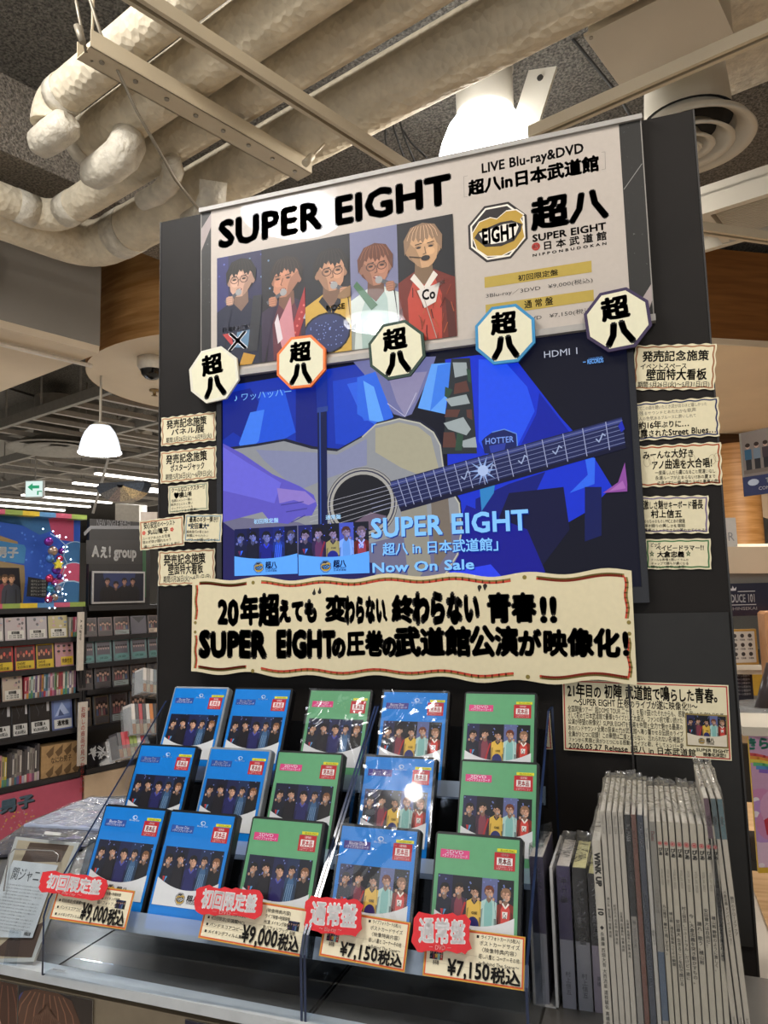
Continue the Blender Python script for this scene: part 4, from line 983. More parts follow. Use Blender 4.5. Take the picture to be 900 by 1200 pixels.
quotes((368, 693), 1); bt('変', (381, 727), (408, 700), .055); bt('わらない', (404, 729), (452, 700), .085); bt('、', (449, 727), (462, 706), .05)
bt('終', (460, 727), (484, 700), .055); bt('わらない', (484, 729), (562, 695), .085); quotes((562, 688), -1); bt('青春', (571, 728), (628, 697), .055); bt('!!', (632, 728), (654, 700), .05, .0)
bt('SUPER', (234, 768), (312, 741), .075, .03); bt('EIGHT', (324, 768), (393, 740), .075, .03); bt('の', (389, 769), (405, 747), .09); bt('圧巻', (406, 767), (450, 741), .055); bt('の', (448, 768), (465, 746), .09)
bt('武道館', (463, 766), (552, 737), .055); bt('公演', (551, 767), (608, 736), .055); bt('が', (607, 768), (634, 740), .06); bt('映像化', (636, 767), (726, 739), .055); bt('!', (729, 767), (738, 741), .045, .0)
p.build('lettering', PAPER, t, y=-.0002)

# octagonal signs
def octagon_sign(cx, cy, wpx, hpx, edge, label, Y, tilt):
    c = at_y(cx, cy, Y); l, r_ = at_y(cx - wpx / 2, cy, Y), at_y(cx + wpx / 2, cy, Y); r = (r_.x - l.x) / 2 / math.cos(PI / 8)
    t = thing('octagon_sign', label, 'sign', (c.x, Y, c.z), (0, tilt, 0), 'octagonal signs along the poster foot')
    o8 = lambda q: [(q * math.cos(PI / 8 + i * PI / 4), q * math.sin(PI / 8 + i * PI / 4)) for i in range(8)]
    MB().prism(o8(r), 0, .006).build('edged_board', mat('sign_edge_' + edge, edge, .6), t)
    p = Pic(); p.poly(o8(r * .9), 'e0dcc0'); p.build('face', PAPER, t)
    p = Pic(); p.text('超', -.42 * r, .05 * r, .38 * r, .68 * r, '1f1f1f', .05); p.text('八', -.4 * r, -.74 * r, .4 * r, -.06 * r, '1f1f1f', .085); p.build('lettering', PAPER, t, y=-.00015)
octagon_sign(250.2, 439, 56, 58, 'd9d6c4', 'octagonal 超八 sign with plain pale edge, leftmost of the five', 1.474, -.10)
octagon_sign(352.6, 424, 57, 60, 'e0702a', 'octagonal 超八 sign with orange edge', 1.474, .02)
octagon_sign(464.5, 410, 65, 66, '1f3a2c', 'octagonal 超八 sign with dark green edge', 1.474, -.06)
octagon_sign(591.5, 391.5, 70, 68, '2f86b8', 'octagonal 超八 sign with sky blue edge', 1.474, .01)
octagon_sign(723.5, 374.5, 77, 74, '33244a', 'octagonal 超八 sign with dark purple edge, rightmost of the five', 1.474, -.08)
# ================================================================ TABLE AND RACKS
ZT = .935                                                  # table top
YE = 1.091                                                 # its front edge
TOPM = mat('dark_table_laminate', '66635f', .22, var=.12, scale=5, spec=.6)
EDGEM = mat('pale_metal_edge', 'ced2d4', .35, .2, var=.05)
t = thing('display_table', 'long dark display table with a pale metal edge under the racks and magazines', 'table', (-1.1, YE, 0), (0, 0, math.radians(-2.4)))
tx, ty = -1.1, YE
MB().box(-2.9 - tx, .40 - tx, YE + .012 - ty, 1.44 - ty, ZT - .015, ZT).build('table_top', TOPM, t)
mb = MB(); pl_ = [at_z(*q, ZT) for q in ((-130, 1060), (-60, 1010), (0, 985), (40, 960), (105, 934), (185, 931))]; pl_ = [(q.x - tx, q.y - ty) for q in pl_]
rot_ = Matrix.Rotation(math.radians(2.4), 2); pl_ = [tuple(rot_ @ Vector(q)) for q in pl_]
pl_ = [(pl_[0][0], .348)] + [q for q in pl_ if q[1] > .36] + [(.06, .348)]; n_ = len(pl_)
mb.add([(x, y, z) for z in (ZT - .015, ZT) for x, y in pl_], [tuple(range(n_)), tuple(range(n_, 2 * n_))[::1]] + [(i, (i + 1) % n_, n_ + (i + 1) % n_, n_ + i) for i in range(n_)])
mb.build('rear_leaf', TOPM, t)
MB().box(-2.9 - tx, .40 - tx, YE - ty, YE + .012 - ty, ZT - .015, ZT + .001).box(-2.9 - tx, .40 - tx, YE + .012 - ty, YE + .03 - ty, ZT, ZT + .0012).build('edge_strip', EDGEM, t)
MB().box(-2.9 - tx, .38 - tx, YE + .02 - ty, YE + .04 - ty, .05, ZT - .034).build('fascia', mat('fascia_beige', '8f8069', .7), t)
MB().box(-2.85 - tx, .36 - tx, YE + .1 - ty, 1.45 - ty, 0, .05).build('plinth', BLACKM, t)
# hanging prints under the edge
def fascia_print(name, label, xa, xb, draw):
    a, b = at_y(xa, 1170, YE + .017), at_y(xb, 1170, YE + .017)
    t = thing(name, label, 'poster', (a.x, YE + .016 - (a.x + 1.1) * .0419, .5), (0, 0, math.radians(-2.4))); W = b.x - a.x; H = ZT - .036 - .5
    MB().box(0, W, 0, .002, 0, H).build('backing', mat('print_backing', 'aaa59c', .7), t)
    p = Pic(); p.clip = (0, 0, W, H); draw(p, W, H); p.build('print', GLOSSP, t)
def dr1(p, W, H):
    p.rect(0, 0, W, H, '9c9ea3'); person(p, W * .82, H * .72, .19, hair='4a2c1e', shirt='c9c4bc', skin='c99f86')
def dr2(p, W, H):
    p.rect(0, 0, W, H, '241d20'); p.oval(W * .1, H * .93, .018, .02, '4a4a86', 20); p.rect(W * .72, 0, W, H, '332822')
    person(p, W * .4, H * .74, .175, hair='5a3b2a', shirt='5f5a58', skin='c49a80', turn=.3)
    for k in range(46): x = W * (.2 + .0087 * k); p.line([(W * .4 + (x - W * .4) * .35, H * .955 - abs(k - 23) * .0006), (x, H * .88), (x + (k - 23) * .0012, H * .7)], .0009, ('6b4836', '4a3022', '7d5a45')[k % 3], new=(k == 0))
fascia_print('hanging_poster', 'pale poster with brown hair under the table edge, cut by the left corner', -60, 22, dr1)
fascia_print('hanging_poster', 'dark poster of a brown-haired face hanging under the table edge at lower left', 23.5, 113, dr2)
fascia_print('hanging_poster', 'dark violet poster under the table edge, right of the beige panel', 224, 330, lambda p, W, H: (p.rect(0, 0, W, H, '28213a'), person(p, W * .6, H * .3, .16, hair='191512')))
# price strip stuck to the table edge
e = at_z(46, 1144, ZT + .002)
p = Pic(); p.rect(0, 0, .034, .009, 'd8d8d6'); p.text('特典対象商品', .004, .002, .03, .007, '333333', .01)
o = p.build('edge_label', PAPER); o.location = (e.x, YE + .002, ZT + .002); o.rotation_euler = (math.radians(-90) + .0, 0, 0); tag(o, 'small white paper label on the table edge at lower left', 'label')
o.location.y = YE + .004

LEAN = math.radians(24.82); PSI = math.radians(.97)
wv = Vector((math.cos(PSI), -math.sin(PSI), 0)); nv = Vector((math.sin(PSI), math.cos(PSI), 0))
ROWS = {'B': (1.411, 1.368), 'M': (1.313, 1.266), 'F': (1.176, 1.185)}
CH = .19; CW = .135; CD = .0165
RXR = (0, 0, -PSI)
def rack_frame(x, yr, z): return wv * x + nv * yr + UP * z
BOT = {k: (v[0] - CH * math.sin(LEAN), v[1] - CH * math.cos(LEAN)) for k, v in ROWS.items()}
def yz(k, s, u):
    """point in a row's tilted frame: s in front of (-) or behind (+) the case face, u up along it"""
    y, z = BOT[k]; return y + s * math.cos(LEAN) + u * math.sin(LEAN), z - s * math.sin(LEAN) + u * math.cos(LEAN)
def slab(mb, k, x0, x1, s0, s1, u0, u1, mi=0):
    q = [yz(k, s0, u0), yz(k, s1, u0), yz(k, s1, u1), yz(k, s0, u1)]
    vs = [Vector((x, a, b)) for x in (x0, x1) for a, b in q]
    return mb.add(vs, [(0, 1, 2, 3), (7, 6, 5, 4), (0, 4, 5, 1), (1, 5, 6, 2), (2, 6, 7, 3), (3, 7, 4, 0)], mi)
MILK = clear_mat('frosted_lip', (.82, .88, .95), .1, haze=.3, hazec=(.62, .72, .85))
ACR_DARK = clear_mat('darker_acrylic', (.62, .66, .72), .04)  # darker tint than the other clear sheets, used for the back plates
def rack(x0, x1, label, divs):
    t = thing('acrylic_rack', label, 'rack', (0, 0, 0), RXR)
    side = [(1.064, ZT), (1.064, 1.028), (1.075, 1.052), (1.40, 1.338), (1.452, 1.338), (1.452, ZT)]
    for x in (x0, x1 - .004):
        mb = MB(); n = len(side)
        side2 = [(yy, zz) for yy, zz in side]
        vs = [(x, a, b) for a, b in side2] + [(x + .004, a, b) for a, b in side2]
        mb.add(vs, [tuple(range(n)), tuple(range(2 * n - 1, n - 1, -1))], 0)
        mb.add(vs, [(i, n + i, n + (i + 1) % n, (i + 1) % n) for i in range(n)], 1)
        mb.build('side_panel', [ACR, ACRE], t)
    for k in 'BMF':
        slab(MB(), k, x0 + .004, x1 - .004, CD + .004, CD + .007, -.004, .13).build('back_plate', ACR_DARK, t)
        slab(MB(), k, x0 + .004, x1 - .004, -.006, CD + .004, -.004, -.001).build('ledge', ACR, t)
        slab(MB(), k, x0 + .004, x1 - .004, -.009, -.006, -.004, .026).build('front_lip', MILK, t)
    y1, z1 = yz('F', -.009, -.004)
    MB().box(x0 + .004, x1 - .004, 1.066, 1.40, z1 - .02, z1 - .017).build('base_shelf', ACR, t)
    MB().box(x0 + .004, x1 - .004, 1.0645, 1.0665, ZT, ZT + .035).build('bottom_rail', ACR, t)
    return t
rack(-1.006, -.5235, 'left three-column clear acrylic stepped rack holding blue and green cases', 3)
rack(-.5215, -.1925, 'right two-column clear acrylic stepped rack holding blue and green cases', 2)

# ---------------------------------------------------------------- disc cases
def case_cover(kind):
    """kind: (base colour, tag colour, variant, blu)"""
    base, tagc, var, blu = kind
    p = Pic(.000014); W, H = CW - .008, CH - .008
    p.rect(0, 0, W, H, base)
    def tx(st, x0, y0, x1, y1, col, b=0.0): p.text(st, x0 * W, y0 * H, x1 * W, y1 * H, col, b)
    y0, y1 = .34, .695
    photo_band(p, .045 * W, y0 * H, .95 * W, y1 * H, var)
    paper = 'd6d8da'
    pts = [(0, .2 * H), (W, .2 * H), (W, .44 * H)] + [(W * (1 - k / 12), H * (.34 + .1 * ((k / 6 - 1) ** 2))) for k in range(1, 12)] + [(0, .44 * H)]
    p.poly(pts, paper)
    p.rect(0, .2 * H, .03 * W, .7 * H, base); p.rect(.965 * W, .2 * H, W, .7 * H, base)
    emblem(p, W * .44, H * .268, W * .078, (.84, .85, .86)); logo(p, W * .54, H * .235, W * .72, H * .305)
    p.lay = 14; p.rect(.055 * W, .82 * H, .41 * W, .885 * H, tagc)
    tx('Blu-ray Disc' if blu else '2DVD', .12, .854, .34, .88, 'e8e8f0', .01); tx('+ライブフォトカード', .08, .825, .39, .85, 'e8e8f0', .01)
    if blu:
        p.ring(W * .535, H * .918, W * .035, H * .017, .0011, 'dfe9f4', 14); p.poly([(W * .5, H * .905), (W * .53, H * .905), (W * .515, H * .935)], 'dfe9f4')
        p.line([(W * .5, H * .905), (W * .53, H * .93)], .001, base); tx('Blu-ray Disc', .45, .885, .62, .9, 'dfe9f4', .01)
    return p
def case_stickers():
    W, H = CW - .008, CH - .008
    p = Pic(.00005); p.rect(.74 * W, .9 * H, .97 * W, .925 * H, 'd8d234'); p.text('B2-035-356C', .78 * W, .904 * H, .95 * W, .92 * H, '6a6420', .01)
    q = Pic(.00005); q.rect(.71 * W, .762 * H, .955 * W, .895 * H, 'b3232b'); q.rect(.74 * W, .80 * H, .925 * W, .857 * H, 'e9e2e0')
    q.text('見本品', .755 * W, .807 * H, .91 * W, .85 * H, 'b3232b', .04); q.text('〈通常盤〉', .77 * W, .868 * H, .9 * W, .886 * H, 'e8d8d8', .01)
    q.text('この商品はレジにて', .735 * W, .782 * H, .93 * W, .793 * H, 'e8c8c8', .0); q.text('お渡しいたします', .735 * W, .768 * H, .93 * W, .779 * H, 'e8c8c8', .0)
    return p, q
BLK = mat('black_case_plastic', '111214', .3, var=.05); CLR = mat('clear_case_plastic', '8f959b', .2, var=.1, spec=.7)
def make_case(kind, shell, wrap):
    t = thing('disc_case', '', 'disc case'); b = .004
    MB().prism([(-CW / 2 + b, 0), (CW / 2 - b, 0), (CW / 2, b), (CW / 2, CH - b), (CW / 2 - b, CH), (-CW / 2 + b, CH), (-CW / 2, CH - b), (-CW / 2, b)], .0008, CD).box(-CW / 2 + .001, CW / 2 - .001, 0, .0008, .002, CH - .002).build('case_shell', shell, t)
    MB().box(CW / 2, CW / 2 + .0008, .003, CD - .002, .06, .062).box(CW / 2, CW / 2 + .0008, .003, CD - .002, .125, .127).build('hinge_ridge', shell, t)
    o = case_cover(kind).build('cover_sheet', GLOSSP, t, y=-.0002); o.location = (-CW / 2 + .003, -.0002, .004)
    a, b_ = case_stickers()
    for pc, n in ((a, 'yellow_sticker'), (b_, 'red_sticker')):
        o = pc.build(n, GLOSSP, t); o.location = (-CW / 2 + .003, -.0006, .004)
    if wrap:
        mb = MB(); n, m_ = 14, 20; vs = []
        for j in range(m_ + 1):
            for i in range(n + 1):
                vs.append((-CW / 2 + CW * i / n, -.0036 + .0012 * math.sin(i * .8 + j * .35) * math.sin(j * .5 + i * .25), CH * j / m_))
        mb.add(vs, [(j * (n + 1) + i, j * (n + 1) + i + 1, (j + 1) * (n + 1) + i + 1, (j + 1) * (n + 1) + i) for j in range(m_) for i in range(n)], 0, True)
        mb.build('shrink_wrap', FILM, t)
    return t
BLUE, GRN = '0a78cf', '5f9f72'
KA = (BLUE, '2b4f9c', 'A', True); KB = (GRN, 'cf3f7c', 'A', False); KC = (BLUE, '4a3f86', 'B', True); KD = (GRN, 'd0457e', 'B', False)
protos = {}
def case(kind, shell, wrap, row, x, label):
    key = (kind, shell.name, wrap)
    fresh = key not in protos
    if fresh: protos[key] = make_case(kind, shell, wrap)
    y, z = BOT[row]; P = rack_frame(x + CW / 2, y, z)
    t = protos[key] if fresh else dup(protos[key])
    t.location = P; t.rotation_euler = Matrix.Rotation(-PSI, 3, 'Z').__matmul__(Matrix.Rotation(-LEAN, 3, 'X')).to_euler()
    t['label'] = label; t['group'] = 'disc cases on the acrylic racks'
case(KA, CLR, False, 'B', -.989, 'blue disc case with a clear shell, back row, farthest left')
case(KA, BLK, False, 'B', -.841, 'blue disc case with a black shell, back row, second from the left')
case(KB, BLK, True, 'B', -.668, 'green disc case in film, middle of the back row')
case(KC, BLK, True, 'B', -.512, 'blue film-wrapped disc case, back row, second from the right')
case(KD, BLK, False, 'B', -.349, 'green disc case, back row, farthest right')
case(KA, BLK, False, 'M', -1.001, 'blue disc case with a black shell, middle row, farthest left')
case(KA, CLR, False, 'M', -.838, 'blue disc case with a clear shell, middle row, second from the left')
case(KB, BLK, False, 'M', -.690, 'green disc case at the centre of the middle row')
case(KC, BLK, True, 'M', -.514, 'blue film-wrapped disc case, middle row, second from the right')
case(KD, BLK, False, 'M', -.336, 'green disc case, middle row, farthest right')
case(KA, BLK, False, 'F', -.972, 'blue disc case behind the leftmost price card, front row')
case(KA, BLK, False, 'F', -.831, 'blue disc case with its whole cover showing, front row, second from the left')
case(KB, BLK, False, 'F', -.668, 'green disc case behind the 初回限定盤 DVD card, front row centre')
case(KC, BLK, True, 'F', -.505, 'blue film-wrapped disc case, front row, second from the right')
case(KD, BLK, False, 'F', -.345, 'green disc case behind the 通常盤 DVD card, front row, farthest right')

# ---------------------------------------------------------------- price cards with torn red headings
def at_tilt(px, py, s):
    P = Vector((0,) + yz('F', s, 0)); n = Vector((0, math.cos(LEAN), -math.sin(LEAN))); return at_plane(px, py, P, n)
def tilt_uv(P): return P.x, (P.z - BOT['F'][1]) / math.cos(LEAN)
def price_card(label, TRp, BRp, BLp, red, head, sub, price, left, right, thumb, variant):
    s = -.0115
    tr, br, bl = at_tilt(*TRp, s), at_tilt(*BRp, s), at_tilt(*BLp, s)
    U0, V0 = tilt_uv(bl); U1, V1 = tilt_uv(br); ang = math.atan2(V1 - V0, U1 - U0); W = math.hypot(U1 - U0, V1 - V0)
    U2, V2 = tilt_uv(tr); H = math.hypot(U2 - U1, V2 - V1)
    t = thing('price_card', label, 'price card', bl); t.rotation_mode = 'XYZ'
    t.rotation_euler = (Matrix.Rotation(-LEAN, 3, 'X') @ Matrix.Rotation(-ang, 3, 'Y')).to_euler()
    MB().box(0, W, 0, .001, 0, H).build('card', CARDB, t)
    ca, sa = math.cos(ang), math.sin(ang)
    def loc(px, py):
        u, v = tilt_uv(at_tilt(px, py, s)); u -= U0; v -= V0; return u * ca + v * sa, -u * sa + v * ca
    p = Pic(); p.rect(0, 0, W, H, 'c99a3a'); p.rect(.0015, .0015, W - .0015, H - .0015, 'd05a34'); p.rect(.0035, .0035, W - .0035, H - .0035, 'e8dec0')
    p.build('bordered_face', PAPER, t)
    p = Pic()
    p.line([(.004, H * .52), (W - .004, H * .5)], .0003, 'b8ac90'); p.line([(.004, H * .28), (W - .004, H * .27)], .0003, 'b8ac90')
    lx0, lx1, ly, li = left
    for k in range(ly[2]):
        y = H * (ly[0] - ly[1] * k); p.rect(W * lx0, y, W * lx0 + .0035, y + .0035, K)
        p.text(['連動購入応募特典', '初回限定(受講欄MC)', 'バンドスコアコピー', 'メイキングフィルム集', 'ライブフォトカード(5枚入)', 'オリジナルサイズ'][k + li], W * lx0 + .006, y - .0005, W * lx1, y + .0045, K, .012, jit=.05)
    for k, st in enumerate(right[3]):
        p.text(st, W * right[0], H * (right[2] - .125 * k), W * right[1], H * (right[2] + .085 - .125 * k), '3f3a34', .008, jit=.05)
    x0, y0, w_ = thumb
    T0 = (W * x0, H * y0); p.rect(T0[0], T0[1], T0[0] + .019, T0[1] + .0125, '1c1c30'); photo_band(p, T0[0], T0[1], T0[0] + .019, T0[1] + .0125, variant); p.text('各形態', T0[0] + .005, T0[1] - .006, T0[0] + .014, T0[1] - .001, K, .02)
    px0, px1, ph = price[1]
    p.text(price[0], W * px0, .006, W * px1, H * ph, '1f1c1a', .035, jit=.04); p.text('税込', W * px1 + .001, .005, W * .965, H * ph * .9, '1f1c1a', .04, jit=.03)
    p.build('lettering', PAPER, t, y=-.00022)
    # torn red heading
    a, b, c = loc(*red[0]), loc(*red[1]), loc(*red[2]); ang2 = math.atan2(b[1] - a[1], b[0] - a[0]); rw = math.hypot(b[0] - a[0], b[1] - a[1]); rh = abs((a[1] - c[1]))
    rnd = random.Random(len(label)); pts = []
    for (x0, y0, x1, y1) in ((0, 0, rw, 0), (rw, 0, rw, -rh), (rw, -rh, 0, -rh), (0, -rh, 0, 0)):
        n = 12 if abs(x1 - x0) > 0 else 6
        for k in range(n):
            f_ = k / n; jx, jy = rnd.uniform(-.0022, .0022), rnd.uniform(-.0022, .0022)
            if k == 0: jx, jy = (.004 if x0 == 0 else -.004), (-.003 if y0 == 0 else .003)
            pts.append((x0 + (x1 - x0) * f_ + jx, y0 + (y1 - y0) * f_ + jy))
    rt = MB().prism(pts, -.0012, 0).build('torn_heading', mat('red_torn_paper', 'd5232c', .6, var=.06), t, label='torn red paper heading with white brush lettering')
    rt.location = (a[0], -.009, a[1]); rt.rotation_euler = (0, -ang2, 0)
    p = Pic(); p.text(head, rw * .1, -rh * .76, rw * .92, -rh * .16, 'ffffff', .05, jit=.06); p.text(sub, rw * .28, -rh * .96, rw * .68, -rh * .81, 'f0b8b4', .012)
    o = p.build('heading_lettering', PAPER, rt); o.location.y = -.0014
R1 = ['(映像特典内容)', 'ライブ映像+特典映像', 'MC集 メイキング映像', '超八フォトブック']
price_card('leftmost price card, 初回限定盤 Blu-ray, ¥9,000', (158.5, 1044), (146.7, 1090), (57.5, 1076.5), ((56, 1020), (132, 1030), (53, 1046)), '初回限定盤', '～ Blu-ray ～',
           ('¥9,000', (.4, .74, .5)), (.06, .42, (.66, .18, 4), 0), (.56, .84, .8, R1[1:]), (.8, .5, 0), 'A')
price_card('second price card from the left, 初回限定盤 DVD, ¥9,000', (361, 1065.5), (353, 1121.5), (232, 1099), ((236, 1038), (313, 1046), (233, 1070)), '初回限定盤', '－ DVD －',
           ('¥9,000', (.42, .76, .44)), (.05, .42, (.6, .15, 4), 0), (.6, .84, .8, R1), (.83, .5, 0), 'A')
price_card('third price card from the left, 通常盤 Blu-ray, ¥7,150', (480, 1081), (474, 1139.5), (373.5, 1120), ((363, 1051), (428, 1056), (362, 1092)), '通常盤', '～ Blu-ray ～',
           ('¥7,150', (.24, .68, .37)), (.52, .9, (.86, .13, 1), 4), (.55, .93, .72, ['ポストカードサイズ', '〈映像特典内容〉', '超し八重と コーナーその他', '～Behind The Scene～']), (.06, .34, 0), 'B')
price_card('rightmost price card, 通常盤 DVD, ¥7,150', (615.5, 1098), (614, 1161.5), (495, 1143), ((487, 1070), (553, 1073), (487, 1114)), '通常盤', '－ DVD －',
           ('¥7,150', (.25, .67, .38)), (.52, .95, (.86, .13, 1), 4), (.55, .95, .73, ['ポストカードサイズ', '〈映像特典内容〉', '超し八重と コーナーその他', '～Behind The Scene～']), (.06, .34, 0), 'B')

# ================================================================ BOOKS AND MAGAZINES
def spine_book(name, label, cat, xc, y, z0, w, h, dep, cover, draw, group, lean=0.0, pages='d8d0b8', bag=True, yaw=0.0, capz=.012):
    t = thing(name, label, cat, (xc, y, z0), (0, lean, yaw), group)
    MB().bbox(-w / 2, w / 2, 0, dep, 0, h, min(.0008, w * .2)).build('cover', cover, t)
    MB().box(-w / 2 + .0008, w / 2 - .0008, .003, dep - .001, h, h + .0006).build('page_block', mat('page_edge_' + pages, pages, .8, var=.08, scale=200), t)
    p = Pic(); draw(p, w, h); p.build('spine_print', GLOSSP, t, y=-.0002)
    if bag:
        mb = MB(); r = random.Random(label); W2 = w / 2 + .0007; n = 6; vs = []; 
        zs = [0, h * .5, h * .9, h + .004, h + capz]
        for j, z in enumerate(zs):
            for i in range(n + 1):
                f_ = i / n; jj = 0 if j < 3 else r.uniform(-.0015, .0015)
                vs += [(-W2 + jj, -.0012 + (dep + .002) * f_ - .0006, z + (r.uniform(-.004, .006) if j == 4 else 0)), (W2 + jj, -.0012 + (dep + .002) * f_ - .0006, z + (r.uniform(-.004, .006) if j == 4 else 0))]
        k = 2 * (n + 1); fs = []
        for j in range(len(zs) - 1):
            a = j * k
            for i in range(n):
                fs += [(a + 2 * i, a + 2 * i + 2, a + k + 2 * i + 2, a + k + 2 * i), (a + 2 * i + 3, a + 2 * i + 1, a + k + 2 * i + 1, a + k + 2 * i + 3)]
            fs += [(a + 1, a, a + k, a + k + 1), (a + 2 * n, a + 2 * n + 1, a + k + 2 * n + 1, a + k + 2 * n)]
        a = (len(zs) - 1) * k
        for i in range(n): fs.append((a + 2 * i, a + 2 * i + 1, a + 2 * i + 3, a + 2 * i + 2))
        mb.add(vs, fs, 0, True); mb.build('clear_bag', BAGM, t)
    return t
BAGM = clear_mat('clear_bag', (.97, .97, .97), .12, haze=.06, hazec=(.75, .74, .72), bump=.6, bscale=40, ior=1.6)
YM = 1.15
def xm(px, py=1035): return at_y(px, py, YM).x
GRP = 'bagged magazines standing at the right'
WHITE_ = mat('magazine_white', 'b9b3a8', .5, var=.05)
mags = []
def mag(px0, px1, label, base, draw, h=.303, lean=.0, dep=.205, pages='cfcabf'):
    a, b = xm(px0), xm(px1); mags.append((a, b))
    return spine_book('magazine', label, 'magazine', (a + b) / 2, YM, ZT, (b - a) * .93, h, dep, mat('magazine_cover_' + base, base, .4, var=.06), draw, GRP, lean, pages)
def dwhite(txt, c2=None, col='5a5650', top=.0, size=.5, c3=None):
    def d(p, w, h):
        p.rect(-w / 2, 0, w / 2, h, c2 or 'bdb6aa')
        if c3: p.rect(-w / 2, h * c3[0], w / 2, h * c3[1], c3[2])
        for st, y, sz, cc, b in txt: p.vtext(st, 0, h * y, w * min(.86, sz * 1.35), cc, b + .012, sq=1.0 if sz > .5 else 1.15)
    return d
TXW = '2d2a28'
ln = -.012
mag(698.5, 709.5, 'white magazine with bold black capitals down its spine, leftmost and shortest of the row', 'c9c2b4', dwhite([('WINK UP', .94, .78, TXW, .06), ('10', .66, .7, TXW, .04), ('◆ 永瀬廉 西畑大吾 大西流星 道枝駿佑 高橋恭平', .57, .34, '4a4642', .01)], 'c9c2b4'), .262, ln)
for k, (a, b) in enumerate(((710.5, 716.8), (717.4, 723.6), (724.2, 730.4), (731, 737))):
    mag(a, b, ['first', 'second', 'third', 'fourth'][k] + ' slim white magazine right of the one with bold black capitals', 'beb7aa', dwhite([('Myojo 2024', .985, .55, 'a39a8e', .0), (['美少年 宮近海斗', '松田元太 岩本照', '目黒蓮 佐藤勝利', '永瀬廉 髙橋海人'][k] + ' 特集 表紙', .62 - .03 * k, .42, '56514b', .01)], 'beb7aa'), .303, ln + .001 * k)
mag(738, 745.2, 'magazine whose upper spine half is black with pale letters', '8f8b86', dwhite([('B･PASS', .96, .62, 'd8d8d8', .02), ('BACKSTAGE PASS', .83, .36, 'b8b8b8', .0), ('関ジャニ 二十年', .53, .4, 'c8c8c8', .0)], '8c8780', c3=(.55, 1, '1b1c20')), .301, ln + .004)
mag(746, 752, 'magazine with a reddish-brown spine beside the black one', '6d4439', dwhite([('BEST STAGE', .93, .45, 'b89a90', .0), ('ONGAKU ALBUM SPECIAL', .6, .4, 'a88', .0)][:1], '6b4338'), .301, ln + .004)
mag(752.8, 760, 'magazine with a dark blue-grey spine and pale letters', '3c4250', dwhite([('PICKUP VOICE', .97, .55, 'c4c4c8', .01), ('SUPER EIGHT DOME TOUR LIVE REPORT 2024 LIVE', .66, .45, '9fb0c4', .0)], '3a404e'), .301, ln + .005)
mag(760.8, 765.4, 'slim white magazine with blue side lettering after the dark grey one', 'b8b4ac', dwhite([('TV LIFE Premium', .95, .6, '5a6a8a', .01), ('最新ライブ', .5, .6, '6a6660', .0)], 'b8b4ac'), .3, ln + .005)
mag(766, 774, 'grey-green crinkled magazine with a blue patch low on its spine', '7f7c72', dwhite([('Duet', .96, .55, 'a8433c', .02), ('スペシャル', .7, .5, '9c9488', .0)], '87837a', c3=(.12, .42, '4c5c70')), .293, ln + .006)
T9 = ['丸山隆平「離れて過ごす日々」', '横山裕、過去を背負ってその瞬間', '安田章大 生きることを肌で感じる', '村上信五、ニュートラル、だけど一途に', '今、大倉忠義を突き動かすもの。', '踊れ！歌う、横山裕', '安田章大は自由だ！', '横山裕 静観のように激しく、', 'あなたと僕と丸山隆平']
xs = [774.6, 781.4, 788.2, 796.2, 803.8, 812.4, 821.2, 829.4, 837.2, 844.4]
for k in range(9):
    mt = mag(xs[k], xs[k + 1] - .9, 'red-dotted cream magazine with brush logo, ' + ['first of the nine alike', 'second from the left of the nine alike', 'third from the left of the nine alike', 'fourth from the left of the nine alike', 'in the middle of the nine alike', 'sixth of the nine alike', 'seventh of the nine alike', 'eighth of the nine alike', 'last of the nine alike, beside the taller ones'][k], 'b6ae9c', dwhite([('ぴあ', .885, .7, '3a3632', .05), ('VOL.%d 20%d' % (60 + k, 20 + k % 5), .79, .4, '7a746a', .0), (T9[k], .63 - .03 * (k % 3), .56, '2f2c29', .015)], 'bab2a0'), .294, ln + .007 + .001 * k)
    # red round emblem above the logo
    pq = Pic(); w_ = xm(xs[k + 1] - .9) - xm(xs[k]); pq.oval(0, .294 * .905, w_ * .4, w_ * .4, 'b83a36', 12); pq.ring(0, .294 * .905, w_ * .25, w_ * .25, w_ * .08, 'd8b8b0', 10)
    pq.build('spine_emblem', GLOSSP, mt, y=-.0006)
for k, (a, b, c) in enumerate(((848, 854.6, '5a3f4c'), (855.8, 862, '4a5c60'), (863, 869.5, '4f6a70'))):
    mag(a, b, ['taller magazine with a plum block at its top, third from the right', 'taller magazine with a slate block, second from the right', 'taller magazine with a teal block, farthest right of the row'][k], 'b9b0a0',
        dwhite([('Alpha', .93, .75, 'a8a0a0', .02), (['横山裕とは何かについて', '大倉忠義 メンバーインタビュー', '錦戸のクローズアップ'][k], .66 - .02 * k, .5, '5a544c', .01), ('SUMMER 2024', .16, .4, '6a645c', .0)], 'bbb2a2', c3=(.84, 1, c)), .33, -.055 + .002 * k, .21)

